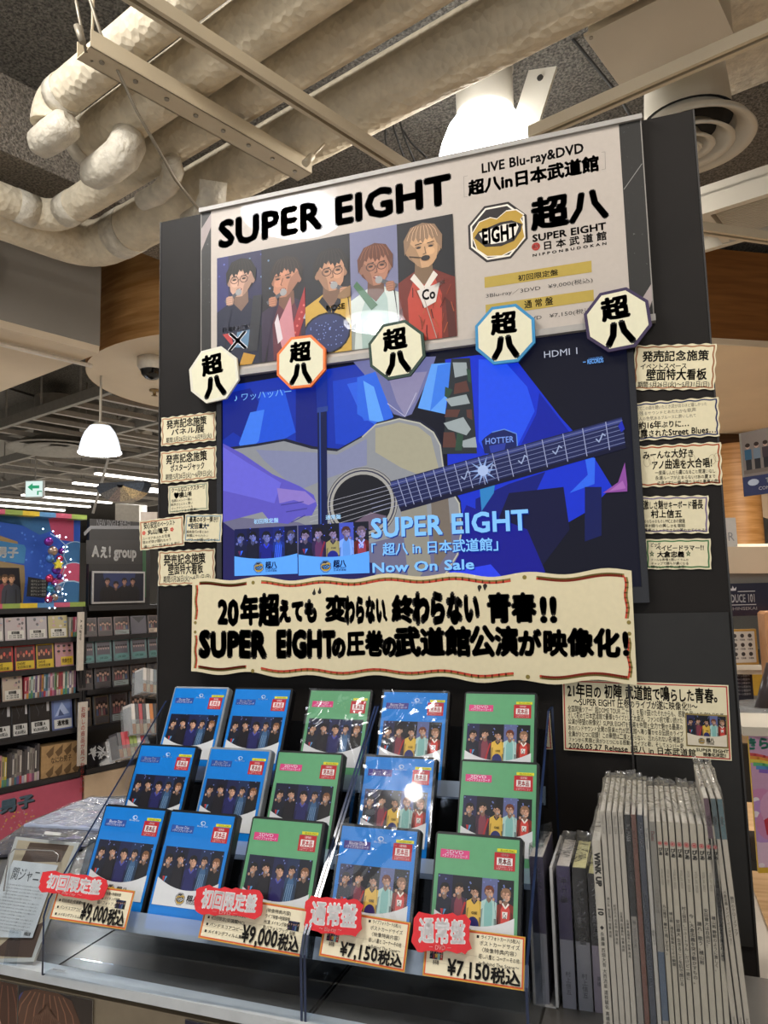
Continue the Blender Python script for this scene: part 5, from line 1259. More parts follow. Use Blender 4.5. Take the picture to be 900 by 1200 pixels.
# white upright stand and four hardback books
YB = 1.215
def xb(px): return at_y(px, 1100, YB).x
def book(px0, px1, ytop, label, base, lower, txt, col, lean=0, y=YB, lab2='村上信五'):
    a, b = at_y(px0, 1100, y).x, at_y(px1, 1100, y).x; ztop = at_y((px0 + px1) / 2, ytop, y).z; w = b - a
    def d(p, w_, h):
        p.rect(-w_ / 2, 0, w_ / 2, h, base); p.rect(-w_ / 2, 0, w_ / 2, h * .48, lower)
        p.vtext(txt, 0, h * .93, w_ * .62, col, .02, sq=1.05); p.vtext(lab2, 0, h * .26, w_ * .42, '4c4c56', .01)
    spine_book('book', label, 'book', (a + b) / 2, y, ZT, w * .95, ztop - ZT, .13, mat('book_jacket_' + base + lower, base, .35), d, 'hardback books beside the magazines', lean, 'd6cf9a' if base.startswith('1') else 'bfb8b0', True)
book(655.5, 672, 1016, 'hardback with purple upper jacket and pale grey band, against the white stand', '2e2352', '8b8b98', '半分論', '8478b0', .0)
book(674, 691.5, 1018, 'left of the two hardbacks with black upper jackets', '15141b', '8d8d96', 'アイドル経営者', 'd0cfd6', .0)
book(692.5, 707, 1025, 'right of the two hardbacks with black upper jackets, touching the magazines', '16141d', '8b8292', 'アイドル経営者', 'd0cfd6', .0, lab2='高橋')
book(624, 641, 1005, 'purple and grey hardback seen through the acrylic rack side', '2a2048', '85858f', '半分論', '7a70a8', .0)
a_, b_ = xb(645), xb(654.5)
t = thing('bookend', 'white upright bookend between the purple hardbacks', 'bookend', (b_ - .004, YB - .005, ZT))
MB().prism([(-.004, 0), (0, 0), (0, .2), (-.004, .2)], 0, .16).build('upright', mat('white_bookend', 'c4c2c0', .4), t)
MB().box(-.02, 0, 0, .16, 0, .0015).build('foot', mat('white_bookend', 'c4c2c0', .4), t)
# ================================================================ LEFT: MEDIA SHELVES
PS = at_d(60, 712, 4.6)
def shp(px, py, off=0.0):
    P = at_plane(px, py, PS + DA * off, DA); return P.dot(DB), P.z
AS = PS.dot(DA)
ROT_S = (0, 0, math.atan2(DB.y, DB.x))                       # local x along the shelf, local -y towards the viewer
def spos(b, z, off=0.0): return DA * (AS + off) + DB * b + UP * z
SHB = mat('shelf_black', '15151a', .45, var=.1)
def unit(name, label, b0, b1, ztop, shelves, depth=.28):
    t = thing(name, label, 'shelving unit', spos(b0, 0), ROT_S); W = b1 - b0
    MB().box(0, W, .02, .04, 0, ztop).build('back_panel', SHB, t) if False else MB().box(0, W, depth, depth + .02, 0, ztop).build('back_panel', SHB, t)
    for x in (0, W - .02): MB().box(x, x + .02, 0, depth, 0, ztop).build('side_panel', SHB, t)
    for z in shelves: MB().box(.02, W - .02, -.02, depth, z - .03, z).build('shelf', SHB, t)
    return t
bL = shp(-70, 800)[0]; bM = shp(96.5, 800)[0]; bR = shp(186, 800)[0] + .8
rowsL = [shp(40, y)[1] for y in (749, 784, 818, 860, 915)]
rowsR = [shp(140, y)[1] for y in (744, 774, 804, 845, 893)]
rowsLx = rowsL; ztopL = shp(50, 712)[1]; zTop = shp(50, 602)[1]
unit('media_shelf', 'black shelving unit of discs under the blue lit header sign at the left edge', bL, bM, ztopL, rowsL + [ztopL])
unit('media_shelf', 'black shelving unit of discs behind the black header sign, beside the board', bM + .004, bR, ztopL, rowsR + [ztopL])
# header sign: blue light box
t = thing('header_sign', 'blue light-box header with a boy-band banner, balloons and coloured edge strips', 'sign', spos(bL, ztopL), ROT_S)
W = bM - bL; H = zTop - ztopL
MB().box(0, W, .06, .1, 0, H).build('box', mat('header_box', '2a5f96', .5), t)
CC = ['d8b92c', '4f86b8', 'c0546f', '8aa04a']
for zz, nm in ((0, 'lower_strip'), (H - .02, 'upper_strip')):
    for k in range(8):
        MB().box(W * k / 8, W * (k + 1) / 8, -.02, .06, zz, zz + .028).build(nm, mat('strip_' + CC[k % 4], CC[k % 4], .5), t)
def hl(px, py):
    b, z = shp(px, py); return b - bL, z - ztopL
p = Pic(); p.clip = (0, .028, W, H - .02)
def hp(pts, col): p.poly([hl(*q) for q in pts], col)
p.rect(0, 0, W, H, '2e58b8')
for k in range(70): p.oval(*(lambda q: q)(hl(R.uniform(0, 70), R.uniform(612, 700))), .007, .007, R.choice(('3d6cd0', '4a7ad8', '5f8fe0')), 6)
hp([(-60, 600), (25, 600), (32, 615), (52, 626), (70, 620), (95, 600)], '3a6c9c'); hp([(62, 606), (92, 606), (92, 634), (76, 632), (66, 622)], 'b94d6c')
def disc(x, y, r, col, rim='a8c4dc'):
    a, b = hl(x, y), hl(x + r, y); q = b[0] - a[0]; p.oval(a[0], a[1], q * 1.05, q * 1.05, rim, 26); p.oval(a[0], a[1], q, q, col, 26)
disc(94, 653, 17, '3a6c9c'); disc(92, 680, 19, 'c25270'); disc(88, 712, 28, '3a6c9c')
hp([(-30, 622), (0, 625), (26, 634), (28, 641), (0, 634), (-30, 630)], '9c8256')
hp([(-40, 628), (0, 632), (34, 638), (36, 642), (34, 660), (0, 656), (-40, 650)], '3f7fb4')
hp([(-40, 660), (0, 656), (34, 662), (35, 680), (32, 710), (-40, 710)], '8d7a58'); hp([(-40, 664), (28, 665), (31, 706), (-40, 706)], '1c1720')
a, b = hl(-20, 652), hl(27, 640); p.text('男子', hl(1, 650)[0], hl(1, 652)[1], hl(27, 650)[0], hl(27, 641)[1] , 'e4e4e4', .05)
for k, x in enumerate((2, 11, 19)):
    q = hl(x, 678); person(p, q[0], q[1] + .0, .045, hair='4a3626', shirt=('33303a', '7a3440', '3a3c48')[k], skin='c89878')
p.build('header_print', PAPER, t, y=.058)
p = Pic(); hq = lambda pts, col: p.poly([hl(*q) for q in pts], col)
hq([(31, 676), (55, 680), (52, 701), (29, 699)], '16161a')
a, b = hl(34, 698), hl(52, 684)
for k in range(5): p.text('祝デビュー記念', a[0], a[1] + k * .02, b[0], a[1] + .012 + k * .02, '9a9a94', .0)
p.build('notice', PAPER, t, y=-.02, label='small black notice with pale writing')
# balloons, star and fairy lights standing in the light box: each a thing
BAL = ['7a2a90', 'a08a7c', '4c7ac0', 'b8345c', '6a3aa8', '8a8a9c', '5c2c80', 'b04a88', '3d8aa8', 'a0305c']
bm = {c: mat('balloon_' + c, c, .15, .5, var=.1) for c in BAL}
spots = [(55, 635, 5, 0), (60, 646, 5.5, 1), (57, 655, 5, 2), (68, 655, 4, 3), (64, 668, 5, 4), (56, 678, 4.5, 3), (62, 682, 4, 7), (66, 690, 4, 5), (57, 690, 4.5, 8), (55, 702, 4.5, 9), (62, 700, 4, 1), (70, 646, 3.5, 0), (68, 676, 3.5, 6)]
base = None
wh = ['topmost of the balloon column', 'second balloon of the column', 'third balloon, left of the gold one', 'to the right of the third balloon', 'right under the gold star', 'lower left beneath the star', 'lower middle beneath the star', 'near the lower right lights', 'low down beside the black notice', 'lowest of the balloons', 'second lowest balloon', 'small one beside the upper lights', 'small one under the star at right']
for k, (x, y, r, c) in enumerate(spots):
    b, z = shp(x, y); q = (shp(x + r, y)[0] - b)
    o = MB().lathe([(0, -q)] + [(q * math.sin(a_ * PI / 8), -q * math.cos(a_ * PI / 8)) for a_ in range(1, 8)] + [(q * .3, q * 1.02), (0, q * 1.1)], 14).build('balloon', bm[BAL[c]])
    o.location = spos(b, z, .02); tag(o, ['violet', 'bronze', 'blue', 'crimson', 'purple', 'silver', 'dark violet', 'pink', 'teal', 'red'][c] + ' shiny foil ball in the blue sign, ' + wh[k], 'balloon', 'foil balls in the blue header sign')
b, z = shp(62, 662); rr = abs(shp(68, 662)[0] - b)
st = [(rr * (1 if i % 2 == 0 else .5) * math.sin(i * PI / 5), rr * (1 if i % 2 == 0 else .5) * math.cos(i * PI / 5)) for i in range(10)]
o = MB().prism(st, -.012, .012).build('star_ornament', mat('gold_star', 'd8c83a', .3, .4)); o.location = spos(b, z, .06); o.rotation_euler = ROT_S; tag(o, 'yellow star ornament among the balloons in the blue sign', 'ornament')
o = MB()
LED = mat('fairy_light', 'cfe4ff', .3, emit=5, var=0)
pts = [spos(*shp(x, y), .035) for x, y in ((56, 626), (66, 632), (74, 640), (71, 652), (75, 660), (70, 672), (72, 684), (68, 692), (70, 700), (62, 700), (54, 706))]
t = thing('fairy_lights', 'string of tiny blue-white lights winding through the balloons', 'lights')
MB().path(pts, .0025, 6).build('wire', mat('light_wire', '9ab0c8', .4), t)
for P in pts:
    for k in range(3):
        c = P + DB * R.uniform(-.05, .05) + UP * R.uniform(-.04, .04); MB().lathe([(0, -.006), (.006, 0), (0, .006)], 6, c).build('bulb', LED, t)

# black header sign with white lettering and framed group photo
t = thing('header_sign', 'black header sign with white group lettering over a framed dark photo', 'sign', spos(bM + .03, ztopL), ROT_S)
def hl2(px, py): b, z = shp(px, py); return b - bM - .03, z - ztopL
W2 = hl2(176, 650)[0] ; H2 = zTop - ztopL
MB().box(0, W2, 0, .03, .0, H2 - .01).build('panel', mat('header_black', '17171b', .35), t)
p = Pic(); p.clip = None
hq = lambda pts, col: p.poly([hl2(*q) for q in pts], col)
hq([(101, 633), (168, 633), (168, 661), (101, 661)], '2e2d2f')
hq([(98, 624), (106, 616), (166, 616), (172, 624), (172, 627), (165, 620), (107, 620), (99, 628)], '77787c')
a, b = hl2(113, 617), hl2(153, 609); p.text('NEW SINGLE 発売中', a[0], a[1] + .004, b[0], b[1] - .004, '8f8f94', .01)
a, b = hl2(108, 651), hl2(160, 638); p.text('Aぇ! group', a[0], a[1] - .01, b[0], b[1] - .01, 'dcdcdc', .045)
hq([(167, 640), (171, 640), (171, 700), (167, 700)], '335c40')
p.build('sign_print', GLOSSP, t, y=-.001)
q0, q1 = hl2(105.5, 711.5), hl2(168, 670); 
f = MB().box(q0[0], q1[0], -.02, -.008, q0[1] + .02, q1[1]).build('photo_frame', mat('frame_silver', 'a8a8aa', .35, .5), t)
p = Pic(); x0, z0, x1, z1 = q0[0] + .012, q0[1] + .032, q1[0] - .012, q1[1] - .012; p.clip = (x0, z0, x1, z1); p.rect(x0, z0, x1, z1, '161a2e'); p.oval((x0 + x1) / 2, z1, .12, .1, '2a3560', 20)
for k in range(4): person(p, x0 + (x1 - x0) * (.26 + .17 * k), z1 - (z1 - z0) * (.3 if k != 1 else .42), .042, hair='1a1518', shirt='15151c', skin='9a7468')
o = p.build('photo_print', GLOSSP, f, y=-.0205)
# hanging sign strips at the joint
def strip(label, x0, y0, x1, y1, txt, col):
    (b0, z0), (b1, z1) = shp(x0, y1, .06), shp(x1, y0, .06)
    t = thing('strip_sign', label, 'sign', spos(b0, z0, .06), ROT_S); w_ = b1 - b0; h_ = z1 - z0
    MB().box(0, w_, 0, .012, 0, h_).build('strip', mat('strip_white', 'c8bfb4', .6), t)
    p = Pic(); p.vtext(txt, w_ / 2, h_ * .93, w_ * .5, col, .02, sq=1.2); p.build('lettering', PAPER, t, y=-.0005)
strip('white vertical divider sign with small dark letters between the two shelving units', 90.5, 717, 99, 786, '   A ぇ! group', '2f2c2c')
strip('lower white divider sign with a red line of writing between the shelving units', 91, 822, 103, 898, 'お探しの商品が見つからない時', 'b03a34')

# ---------------- media on the shelves
CDG = clear_mat('cd_case_clear', (.95, .95, .95), .08, haze=.08)
_cdm = {}
def cd_mesh(col, deco, seed):
    r = random.Random(seed); p = Pic(.00008); W = H = 1.0
    p.rect(0, 0, 1, 1, col)
    if deco == 'photo':
        p.rect(.08, .3, .92, .95, '3a3034'); 
        for k in range(5): p.oval(.18 + .16 * k, .62 + .06 * (k % 2), .07, .09, 'b08a78', 8); p.oval(.18 + .16 * k, .7 + .06 * (k % 2), .08, .06, '241a18', 8); p.poly([(.1 + .16 * k, .3), (.26 + .16 * k, .3), (.22 + .16 * k, .53), (.14 + .16 * k, .53)], r.choice(('7a4a50', '4a5a7a', '8a8078', '343038')))
        p.rect(.05, .04, .95, .26, r.choice(('c8b8a8', '4a4648', '8f9a9a')))
        for k in range(3): p.rect(.12, .08 + .06 * k, .12 + r.uniform(.4, .7), .1 + .06 * k, '4a4442', new=(k == 0))
    elif deco == 'label':
        for k in range(9): p.oval(r.uniform(.1, .9), r.uniform(.5, .92), r.uniform(.04, .1), r.uniform(.04, .08), r.choice(('b89898', '8a9ab0', 'c4b8a8', '6a6468')), 8)
        p.rect(.12, .05, .92, .42, 'd2d0c8'); p.text('初回盤', .3, .27, .7, .38, '2a2a2a', .06); 
        for k in range(2): p.text('¥1,980 新譜', .2, .08 + .09 * k, .82, .15 + .09 * k, '3a3a3a', .02)
    elif deco == 'yellow':
        p.rect(.08, .36, .92, .95, '3a1c1c')
        for k in range(6): p.oval(.16 + .14 * k, .6 + .1 * (k % 2), .06, .09, r.choice(('b87860', 'c85040', '7a3030')), 8)
        p.rect(.04, .03, .96, .36, 'd0b428'); p.text('DVD付', .1, .2, .5, .32, '3a3010', .04); p.text('初回限定盤', .1, .07, .8, .17, '3a3010', .02)
    elif deco == 'dark':
        p.poly([(.1, .95), (.5, .6), (.9, .9), (.9, .95)], '2c2c34'); p.line([(.2, .9), (.45, .5), (.4, .2)], .01, '50505c'); p.line([(.7, .9), (.6, .6)], .012, '5a5a66')
    elif deco == 'darklabel':
        p.line([(.2, .95), (.45, .6), (.4, .5)], .012, '5a5a64'); p.line([(.8, .95), (.6, .7)], .012, '5a5a64'); p.rect(.84, .6, .97, .95, 'b8b8bc'); p.rect(.05, .02, .95, .34, 'cfd0ce'); p.text('初回盤 A', .2, .2, .75, .31, '222222', .05); p.text('¥3,850税込', .15, .06, .85, .16, '333333', .04)
    elif deco == 'blue':
        p.rect(.1, .36, .9, .9, '6f84b8'); p.poly([(.15, .4), (.5, .8), (.85, .45)], 'a8b8dc'); p.poly([(.3, .4), (.4, .6), (.6, .4)], '44527c'); p.rect(.1, .04, .95, .3, 'cfd0ce'); p.text('通常盤', .25, .12, .8, .26, '222222', .05)
    elif deco == 'pinkgrid':
        for i in range(3):
            for j in range(2): p.oval(.2 + .3 * i, .58 + .22 * j, .08, .09, 'b08070', 8); p.oval(.2 + .3 * i, .64 + .22 * j, .09, .05, '2c2022', 8)
        p.rect(.3, .05, .97, .4, 'd8b838'); p.text('特典付き', .36, .14, .9, .32, '5a3020', .03)
    elif deco == 'bw':
        p.poly([(.05, .1), (.95, .1), (.95, .95), (.05, .95)], '24242a')
        for k in range(7): p.line([(r.uniform(.2, .8), r.uniform(.3, .9)), (r.uniform(.2, .8), r.uniform(.3, .9)), (r.uniform(.2, .8), r.uniform(.3, .9))], .05, 'e0e2e4')
    elif deco == 'teal':
        p.rect(.1, .35, .9, .95, '5a5660')
        for k in range(5): p.oval(.2 + .15 * k, .65, .06, .08, 'a08a88', 8); p.oval(.2 + .15 * k, .72, .07, .05, '2a2228', 8)
        p.oval(.5, .2, .44, .15, '5f8c8c', 18); p.text('LIVE 2024', .25, .14, .75, .24, '2c4a4c', .02)
    return p
CDSH = mat('cd_tray', '77777a', .3)
def cd(label, cat, x0, x1, ytop, ybot, col, deco, zshelf, group, seed=0, name='cd_case', th=.012, off=.0, lean=-.12, lift=0.0):
    (b0, _), (b1, _) = shp(x0, (ytop + ybot) / 2), shp(x1, (ytop + ybot) / 2)
    h = shp((x0 + x1) / 2, ytop)[1] - shp((x0 + x1) / 2, ybot)[1]; w_ = b1 - b0 - .004
    key = (col, deco, seed)
    t = thing(name, label, cat, spos(b0 + .002, zshelf + .0005 + lift, off), (lean, 0, ROT_S[2]), group)
    t.rotation_euler = (Matrix.Rotation(ROT_S[2], 3, 'Z') @ Matrix.Rotation(lean, 3, 'X')).to_euler()
    MB().box(0, w_, .0, th, 0, h).build('case', CDSH, t)
    o = cd_mesh(col, deco, seed).build('cover', GLOSSP, t, y=-.0003); o.scale = (w_, 1, h)
    return t
ordn = ['first', 'second', 'third', 'fourth', 'fifth', 'sixth', 'seventh', 'eighth']
def rowcd(items, yt, yb, zs, rowname, group, cat='cd case', **k):
    for i, (x0, x1, col, deco, desc) in enumerate(items):
        cd('%s, %s from the left on the %s' % (desc, ordn[i], rowname), cat, x0, x1, yt(x0) if callable(yt) else yt, yb(x0) if callable(yb) else yb, col, deco, zs, group, i, **k)
gL = 'cases under the blue header'; gR = 'cases under the black header'
sl = lambda y, s: (lambda x: y + s * (x - 50))
rowcd([(-20, 5, 'b4acac', 'label', 'pale label-fronted case'), (6, 31, 'b8acae', 'label', 'pink-grey case with white label'), (32, 56, 'b0a8ac', 'label', 'grey case with white label'), (57, 80, 'b4a878', 'label', 'yellowish case with cream label')], sl(722, -.04), sl(748, -.06), rowsL[0], 'top blue-headed shelf', gL)
rowcd([(-9, 16.5, 'a83030', 'yellow', 'red case with yellow band'), (18, 42, 'a83434', 'yellow', 'red-edged case with yellow band'), (43, 64, 'b8982c', 'yellow', 'gold-edged case with yellow band'), (65, 87, 'b88890', 'pinkgrid', 'pink case with small portraits')], sl(755, -.06), sl(783, -.08), rowsL[1], 'second blue-headed shelf', gL)
rowcd([(-20, 1, '7a4038', 'label', 'brown case with label'), (3, 27, 'b8a898', 'label', 'cream case with label')], sl(790, -.08), sl(818, -.1), rowsL[2], 'third blue-headed shelf', gL)
rowcd([(-12, 14, '1e1c20', 'darklabel', 'black album with white price label'), (15, 34, '1c1a1c', 'darklabel', 'black album with white price label'), (36, 60, '1e1c1e', 'darklabel', 'wide black album with white price label'), (61.5, 86, '5c6a9c', 'blue', 'blue-grey album with white price label')], sl(818, -.1), sl(858, -.12), rowsL[3], 'fourth blue-headed shelf', gL, cat='album', name='album_case', th=.02)
rowcd([(98, 114.5, '5c4c50', 'photo', 'dim plum case'), (115.5, 132.5, '6a5a5c', 'photo', 'plum case with beige band'), (134, 152.5, '6a5a5c', 'photo', 'second plum case with beige band'), (154, 172.5, '5a5864', 'dark', 'grey case in film'), (174, 186, '70605c', 'photo', 'brownish case half behind the board')], sl(718, -.06), sl(741, -.08), rowsR[0] , 'top black-headed shelf', gR)
rowcd([(96, 111.5, '5f7c80', 'teal', 'teal-fronted case'), (112.5, 132, '5f7c80', 'teal', 'teal-fronted case with group photo'), (133.5, 152.5, '5f7c80', 'teal', 'wide teal-fronted case'), (154, 173, '648084', 'teal', 'paler teal-fronted case'), (174.5, 186, '5f7c80', 'teal', 'teal case half behind the board')], sl(745, -.08), sl(771, -.1), rowsR[1], 'second black-headed shelf', gR)
rowcd([(92, 110, '4a4444', 'photo', 'dark case'), (112, 131, '4c4648', 'photo', 'dark film-wrapped case'), (133, 152, '544c4c', 'photo', 'dark case with white faces'), (154, 172, '50443c', 'photo', 'brown-toned case'), (174, 186, '4a4646', 'dark', 'black case by the board')], sl(777, -.1), sl(804, -.12), rowsR[2], 'third black-headed shelf', gR)
rowcd([(90, 108.5, '5c5040', 'photo', 'khaki-topped dark case'), (112, 129, '5c5040', 'photo', 'khaki-topped dark case with red figures'), (131, 151, '484446', 'photo', 'dark case with pale figures'), (154, 172, '5c4c44', 'photo', 'brown case partly behind the spinner')], sl(808, -.1), sl(842, -.12), rowsR[3], 'fourth black-headed shelf', gR, th=.02)
rowcd([(103, 121, '1c1c20', 'bw', 'black case with white drawing'), (111.5, 136, '1c1c20', 'bw', 'larger black case with bold white drawing'), (138, 160, '5a4a50', 'photo', 'plum case leaning at the back')], sl(862, -.1), sl(890, -.12), rowsR[4], 'bottom black-headed shelf', gR, lean=-.35)
# thin spines in a row: each a case of its own
spc = ['c4bab0', '4c8a84', 'a83c48', 'b8a8b0', '3c6c7c', '7c4c6c', 'cfc8c0', 'b0485c', '5c8c5c', 'a8a0b8', 'c89040', '6c5c8c', 'bfb6a8', '8a6c5c', 'b86c88', '50748c']
sp_mesh = {}
def spine(x0, x1, yt, yb, zs, col, label, group, th=.12, off=0.0, rnd=0):
    (b0, _), (b1, _) = shp(x0, yb), shp(x1, yb); h = shp(x0, yt)[1] - shp(x0, yb)[1]; w_ = (b1 - b0) * .92
    t = thing('cd_spine', label, 'cd case', spos(b0, zs + .0005, off), ROT_S, group)
    MB().box(0, w_, 0, th, 0, h).build('case', mat('spine_' + col, col, .35, var=.05), t)
    p = Pic(); c2 = spc[(rnd * 7 + 3) % len(spc)]; p.rect(0, .0, w_, h * .24, c2); p.rect(w_ * .3, h * .35, w_ * .7, h * .85, '4a4646' if rnd % 3 else 'd8d4cc', new=False); p.build('spine_print', GLOSSP, t, y=-.0003)
n = 24
ORD = 'first second third fourth fifth sixth seventh eighth ninth tenth eleventh twelfth thirteenth fourteenth fifteenth sixteenth seventeenth eighteenth nineteenth twentieth twenty-first twenty-second twenty-third last'.split()
CN = {'c4bab0': 'cream', '4c8a84': 'teal', 'a83c48': 'red', 'b8a8b0': 'pale pink', '3c6c7c': 'blue-green', '7c4c6c': 'plum', 'cfc8c0': 'white', 'b0485c': 'rose', '5c8c5c': 'green', 'a8a0b8': 'lilac', 'c89040': 'orange', '6c5c8c': 'violet', 'bfb6a8': 'beige', '8a6c5c': 'brown', 'b86c88': 'pink', '50748c': 'steel blue'}
for k in range(n):
    x0 = 28.5 + (88.5 - 28.5) * k / n; spine(x0, x0 + 60 / n, 790 - .06 * (x0 - 50) - (1.5 if k == 9 else 0), 816.5, rowsL[2], spc[(k * 5 + 2) % 16], '%s slim spine, %s from the left in the third-shelf row' % (CN.get(spc[(k * 5 + 2) % 16], 'grey'), ORD[k]), 'slim spines on the third shelf', rnd=k)
for k in range(4):
    x0 = 81 + k * 2.2; spine(x0, x0 + 2.1, 724, 747, rowsL[0], ['b8b0a8', '8a9088', 'c84868', 'c88098'][k], '%s slim spine at the right end of the top shelf under the blue header' % ['cream', 'grey', 'magenta', 'pink'][k], 'slim spines on the top shelf', rnd=k)
for k in range(17):
    x0 = -4 + 50 * k / 17; spine(x0, x0 + 50 / 17, 872 - .12 * (x0 - 30) - 2 * math.sin(k * 1.7), 911, rowsL[4], ['c8a8a0', 'b08088', 'a89c68', 'b8a83c', '38363a', '4a4648', '5c5a60', '8c8880', '7c7470'][k % 9 if k < 9 else (k % 5) + 4], 'thick filmed album spine, %s from the left on the bottom left shelf' % ORD[k], 'album spines on the bottom shelf', rnd=k)
# brown kraft box set
(b0, z0), (b1, z1) = shp(48, 905), shp(92, 866)
t = thing('box_set', 'brown kraft box set with cut-out figures and brush title on the bottom shelf', 'box', spos(b0, rowsL[4] + .0005), ROT_S); w_ = b1 - b0; h_ = z1 - rowsL[4] - .01
MB().box(0, w_, 0, .1, 0, h_).build('box_body', mat('kraft', 'a8875c', .7, var=.1, scale=60), t)
p = Pic(); p.text('なにわ男子', w_ * .25, h_ * .42, w_ * .82, h_ * .6, '3a2c1c', .02, jit=.05)
for k in range(8): x = w_ * (.12 + .24 * (k % 4)); z = h_ * (.76 if k < 4 else .14); p.poly([(x, z), (x + .05, z + .04), (x + .045, z - .01), (x + .02, z - .03)], '6a5236')
p.build('box_print', PAPER, t, y=-.0004)
# lower front panels
def front_panel(name, label, x0, x1, yt, draw, col, zb=.05):
    b0, b1 = shp(x0, 930, -.0)[0], shp(x1, 930)[0]; zt = min(shp(x0, yt)[1], shp(x1, yt)[1]) if False else yt
    t = thing(name, label, 'panel', spos(b0, zb, .03), ROT_S); MB().box(0, b1 - b0, 0, .02, 0, zt - zb).build('board', mat('panel_' + col, col, .6, var=.03), t)
    if draw: p = Pic(); draw(p, b1 - b0, zt - zb, b0, zb); p.build('lettering', PAPER, t, y=-.0005)
def drp(p, W, H, b0, zb):
    def L(px, py): b, z = shp(px, py, .03); return b - b0, z - zb
    a, b = L(-22, 958), L(40, 930)
    for o, c in ((.008, '3a3034'), (0, '6c8a9c')): p.text('わ男子', a[0] + o, a[1] - o, b[0] + o, b[1] - o, c, .05)
    for k in range(40): q = L(R.uniform(0, 40), R.uniform(950, 975)); p.rect(q[0], q[1], q[0] + .008, q[1] + .008, R.choice(('c8a04a', 'b87c90')), new=False)
front_panel('pink_front_panel', 'pink front panel with grey-blue lettering under the left shelving unit', -70, 93, rowsL[4] - .035, drp, 'b04c62')
front_panel('cream_front_panel', 'cream front panel under the shelving unit beside the pink one', 95.5, 190, rowsR[4] - .035, None, 'c4ab8e')
# counter spinner with tilted trays of colour spines, half behind the board
t0 = thing('spinner_rack', 'clear counter spinner with tilted trays of spines, half hidden by the board', 'rack', spos(shp(170, 850)[0], 0, .22), ROT_S)
MB().tube((0, 0, .9), (0, 0, 1.55), .012, 12).build('pole', mat('spinner_pole', '8c8c8c', .3, .6), t0)
MB().lathe([(0, .0), (.16, .0), (.16, .02), (.02, .03), (.02, .9), (0, .9)], 24).build('base', mat('spinner_pole', '8c8c8c', .3, .6), t0)
for k, (x0, x1, yt, yb) in enumerate(((168, 196, 778, 810), (156, 190, 820, 860), (141, 176, 855, 888))):
    P0 = at_plane(x0, yb, PS + DA * .32, DA); P1 = at_plane(x1, yb, PS + DA * .32, DA); h = (at_plane(x0, yt, PS + DA * .32, DA) - P0).length; w_ = (P1 - P0).length
    M_ = Matrix.Translation(P0) @ Matrix.Rotation(ROT_S[2], 4, 'Z') @ Matrix.Rotation(.22 - .1 * k, 4, 'Y') @ Matrix.Rotation(-.3, 4, 'X')
    o = MB().box(-.01, w_, .0, .1, -.01, -.004).box(-.01, w_, -.006, -.003, -.01, h * .42).box(-.013, -.01, -.006, .1, -.01, h * .8).build('tray', clear_mat('spinner_clear', (.85, .88, .9), .05, haze=.15), t0); o.matrix_world = M_; o.matrix_parent_inverse = Matrix.Translation(t0.location) .inverted() if False else Matrix.Identity(4)
    o.matrix_local = (Matrix.Translation(t0.location) @ Matrix.Rotation(ROT_S[2], 4, 'Z')).inverted() @ M_
    cols = [['d0ccc8', '9c9a98', 'c8c8c8', '7a8890', 'd8d4d0', 'a0a8a8', 'c8c0c0'], ['e0dcd8', '4a4a50', 'b83848', '3a3a44', 'dcd8d4', 'd07c30', '2c2c34', 'd89040'], ['4a4a50', 'c03040', 'c83c48', '8aa03c', '98ac44', 'dcd8d4', 'b83040', '50505a']][k]
    for i, c in enumerate(cols):
        ww = w_ / len(cols)
        tt = thing('cd_spine', 'slim case standing %s in the %s tray of the spinner' % (ordn[i], ['top', 'middle', 'lowest'][k]), 'cd case', group='slim cases in the spinner')
        tt.matrix_world = M_; tt.location = (M_ @ Vector((i * ww, .002, 0))); tt.rotation_euler = M_.to_euler()
        MB().box(0, ww * .9, 0, .09, 0, h * .9).build('case', mat('spine_' + c, c, .35, var=.05), tt)
        p = Pic(); p.rect(0, 0, ww * .9, h * .3, 'd8c8a8' if i % 2 else 'c8782c'); p.build('spine_band', GLOSSP, tt, y=-.0004)

# ---------------- flat wrapped albums and a clear photo stand on the table, left
def flat_item(label, pts, cols, z, seed, zh=.006):
    P = [at_z(x, y, ZT + z) for x, y in pts]; t = thing('wrapped_album', label, 'album', P[0], group='albums lying on the table at left'); r = random.Random(seed)
    L = [p_ - P[0] for p_ in P]; mb = MB(); mb.add([l + UP * s for s in (-zh, 0) for l in L], [(0, 3, 2, 1), (4, 5, 6, 7), (0, 1, 5, 4), (1, 2, 6, 5), (2, 3, 7, 6), (3, 0, 4, 7)])
    mb.build('sleeve', mat('sleeve_' + cols[0], cols[0], .4), t)
    vs, fs = [], []; me = Pic()
    def bl(u, v): a = L[0].lerp(L[1], u); b = L[3].lerp(L[2], u); return a.lerp(b, v)
    sq = MB(); ms = [mat('ink_' + c, c, .35) for c in cols]
    for k in range(34):
        u, v = r.random() * .9, r.random() * .9; w1, w2 = r.uniform(.04, .25), r.uniform(.03, .12); s = r.uniform(-.15, .15)
        q = [bl(min(1, max(0, a)), min(1, max(0, b))) + UP * (.0004 + .00002 * k) for a, b in ((u, v), (u + w1, v + s * .3), (u + w1 * .9, v + w2 + s * .3), (u + .02, v + w2))]
        sq.add(q, [(0, 1, 2, 3)], k % len(ms))
    sq.build('sleeve_print', ms, t)
    mb = MB(); n = 12; vs = [bl(i / n, j / n) + UP * (.004 + .003 * math.sin(i * 2.1 + j) * math.sin(j * 1.7 + seed)) for j in range(n + 1) for i in range(n + 1)]
    mb.add(vs, [(j * (n + 1) + i, j * (n + 1) + i + 1, (j + 1) * (n + 1) + i + 1, (j + 1) * (n + 1) + i) for j in range(n) for i in range(n)], 0, True); mb.build('film', BAGM, t)
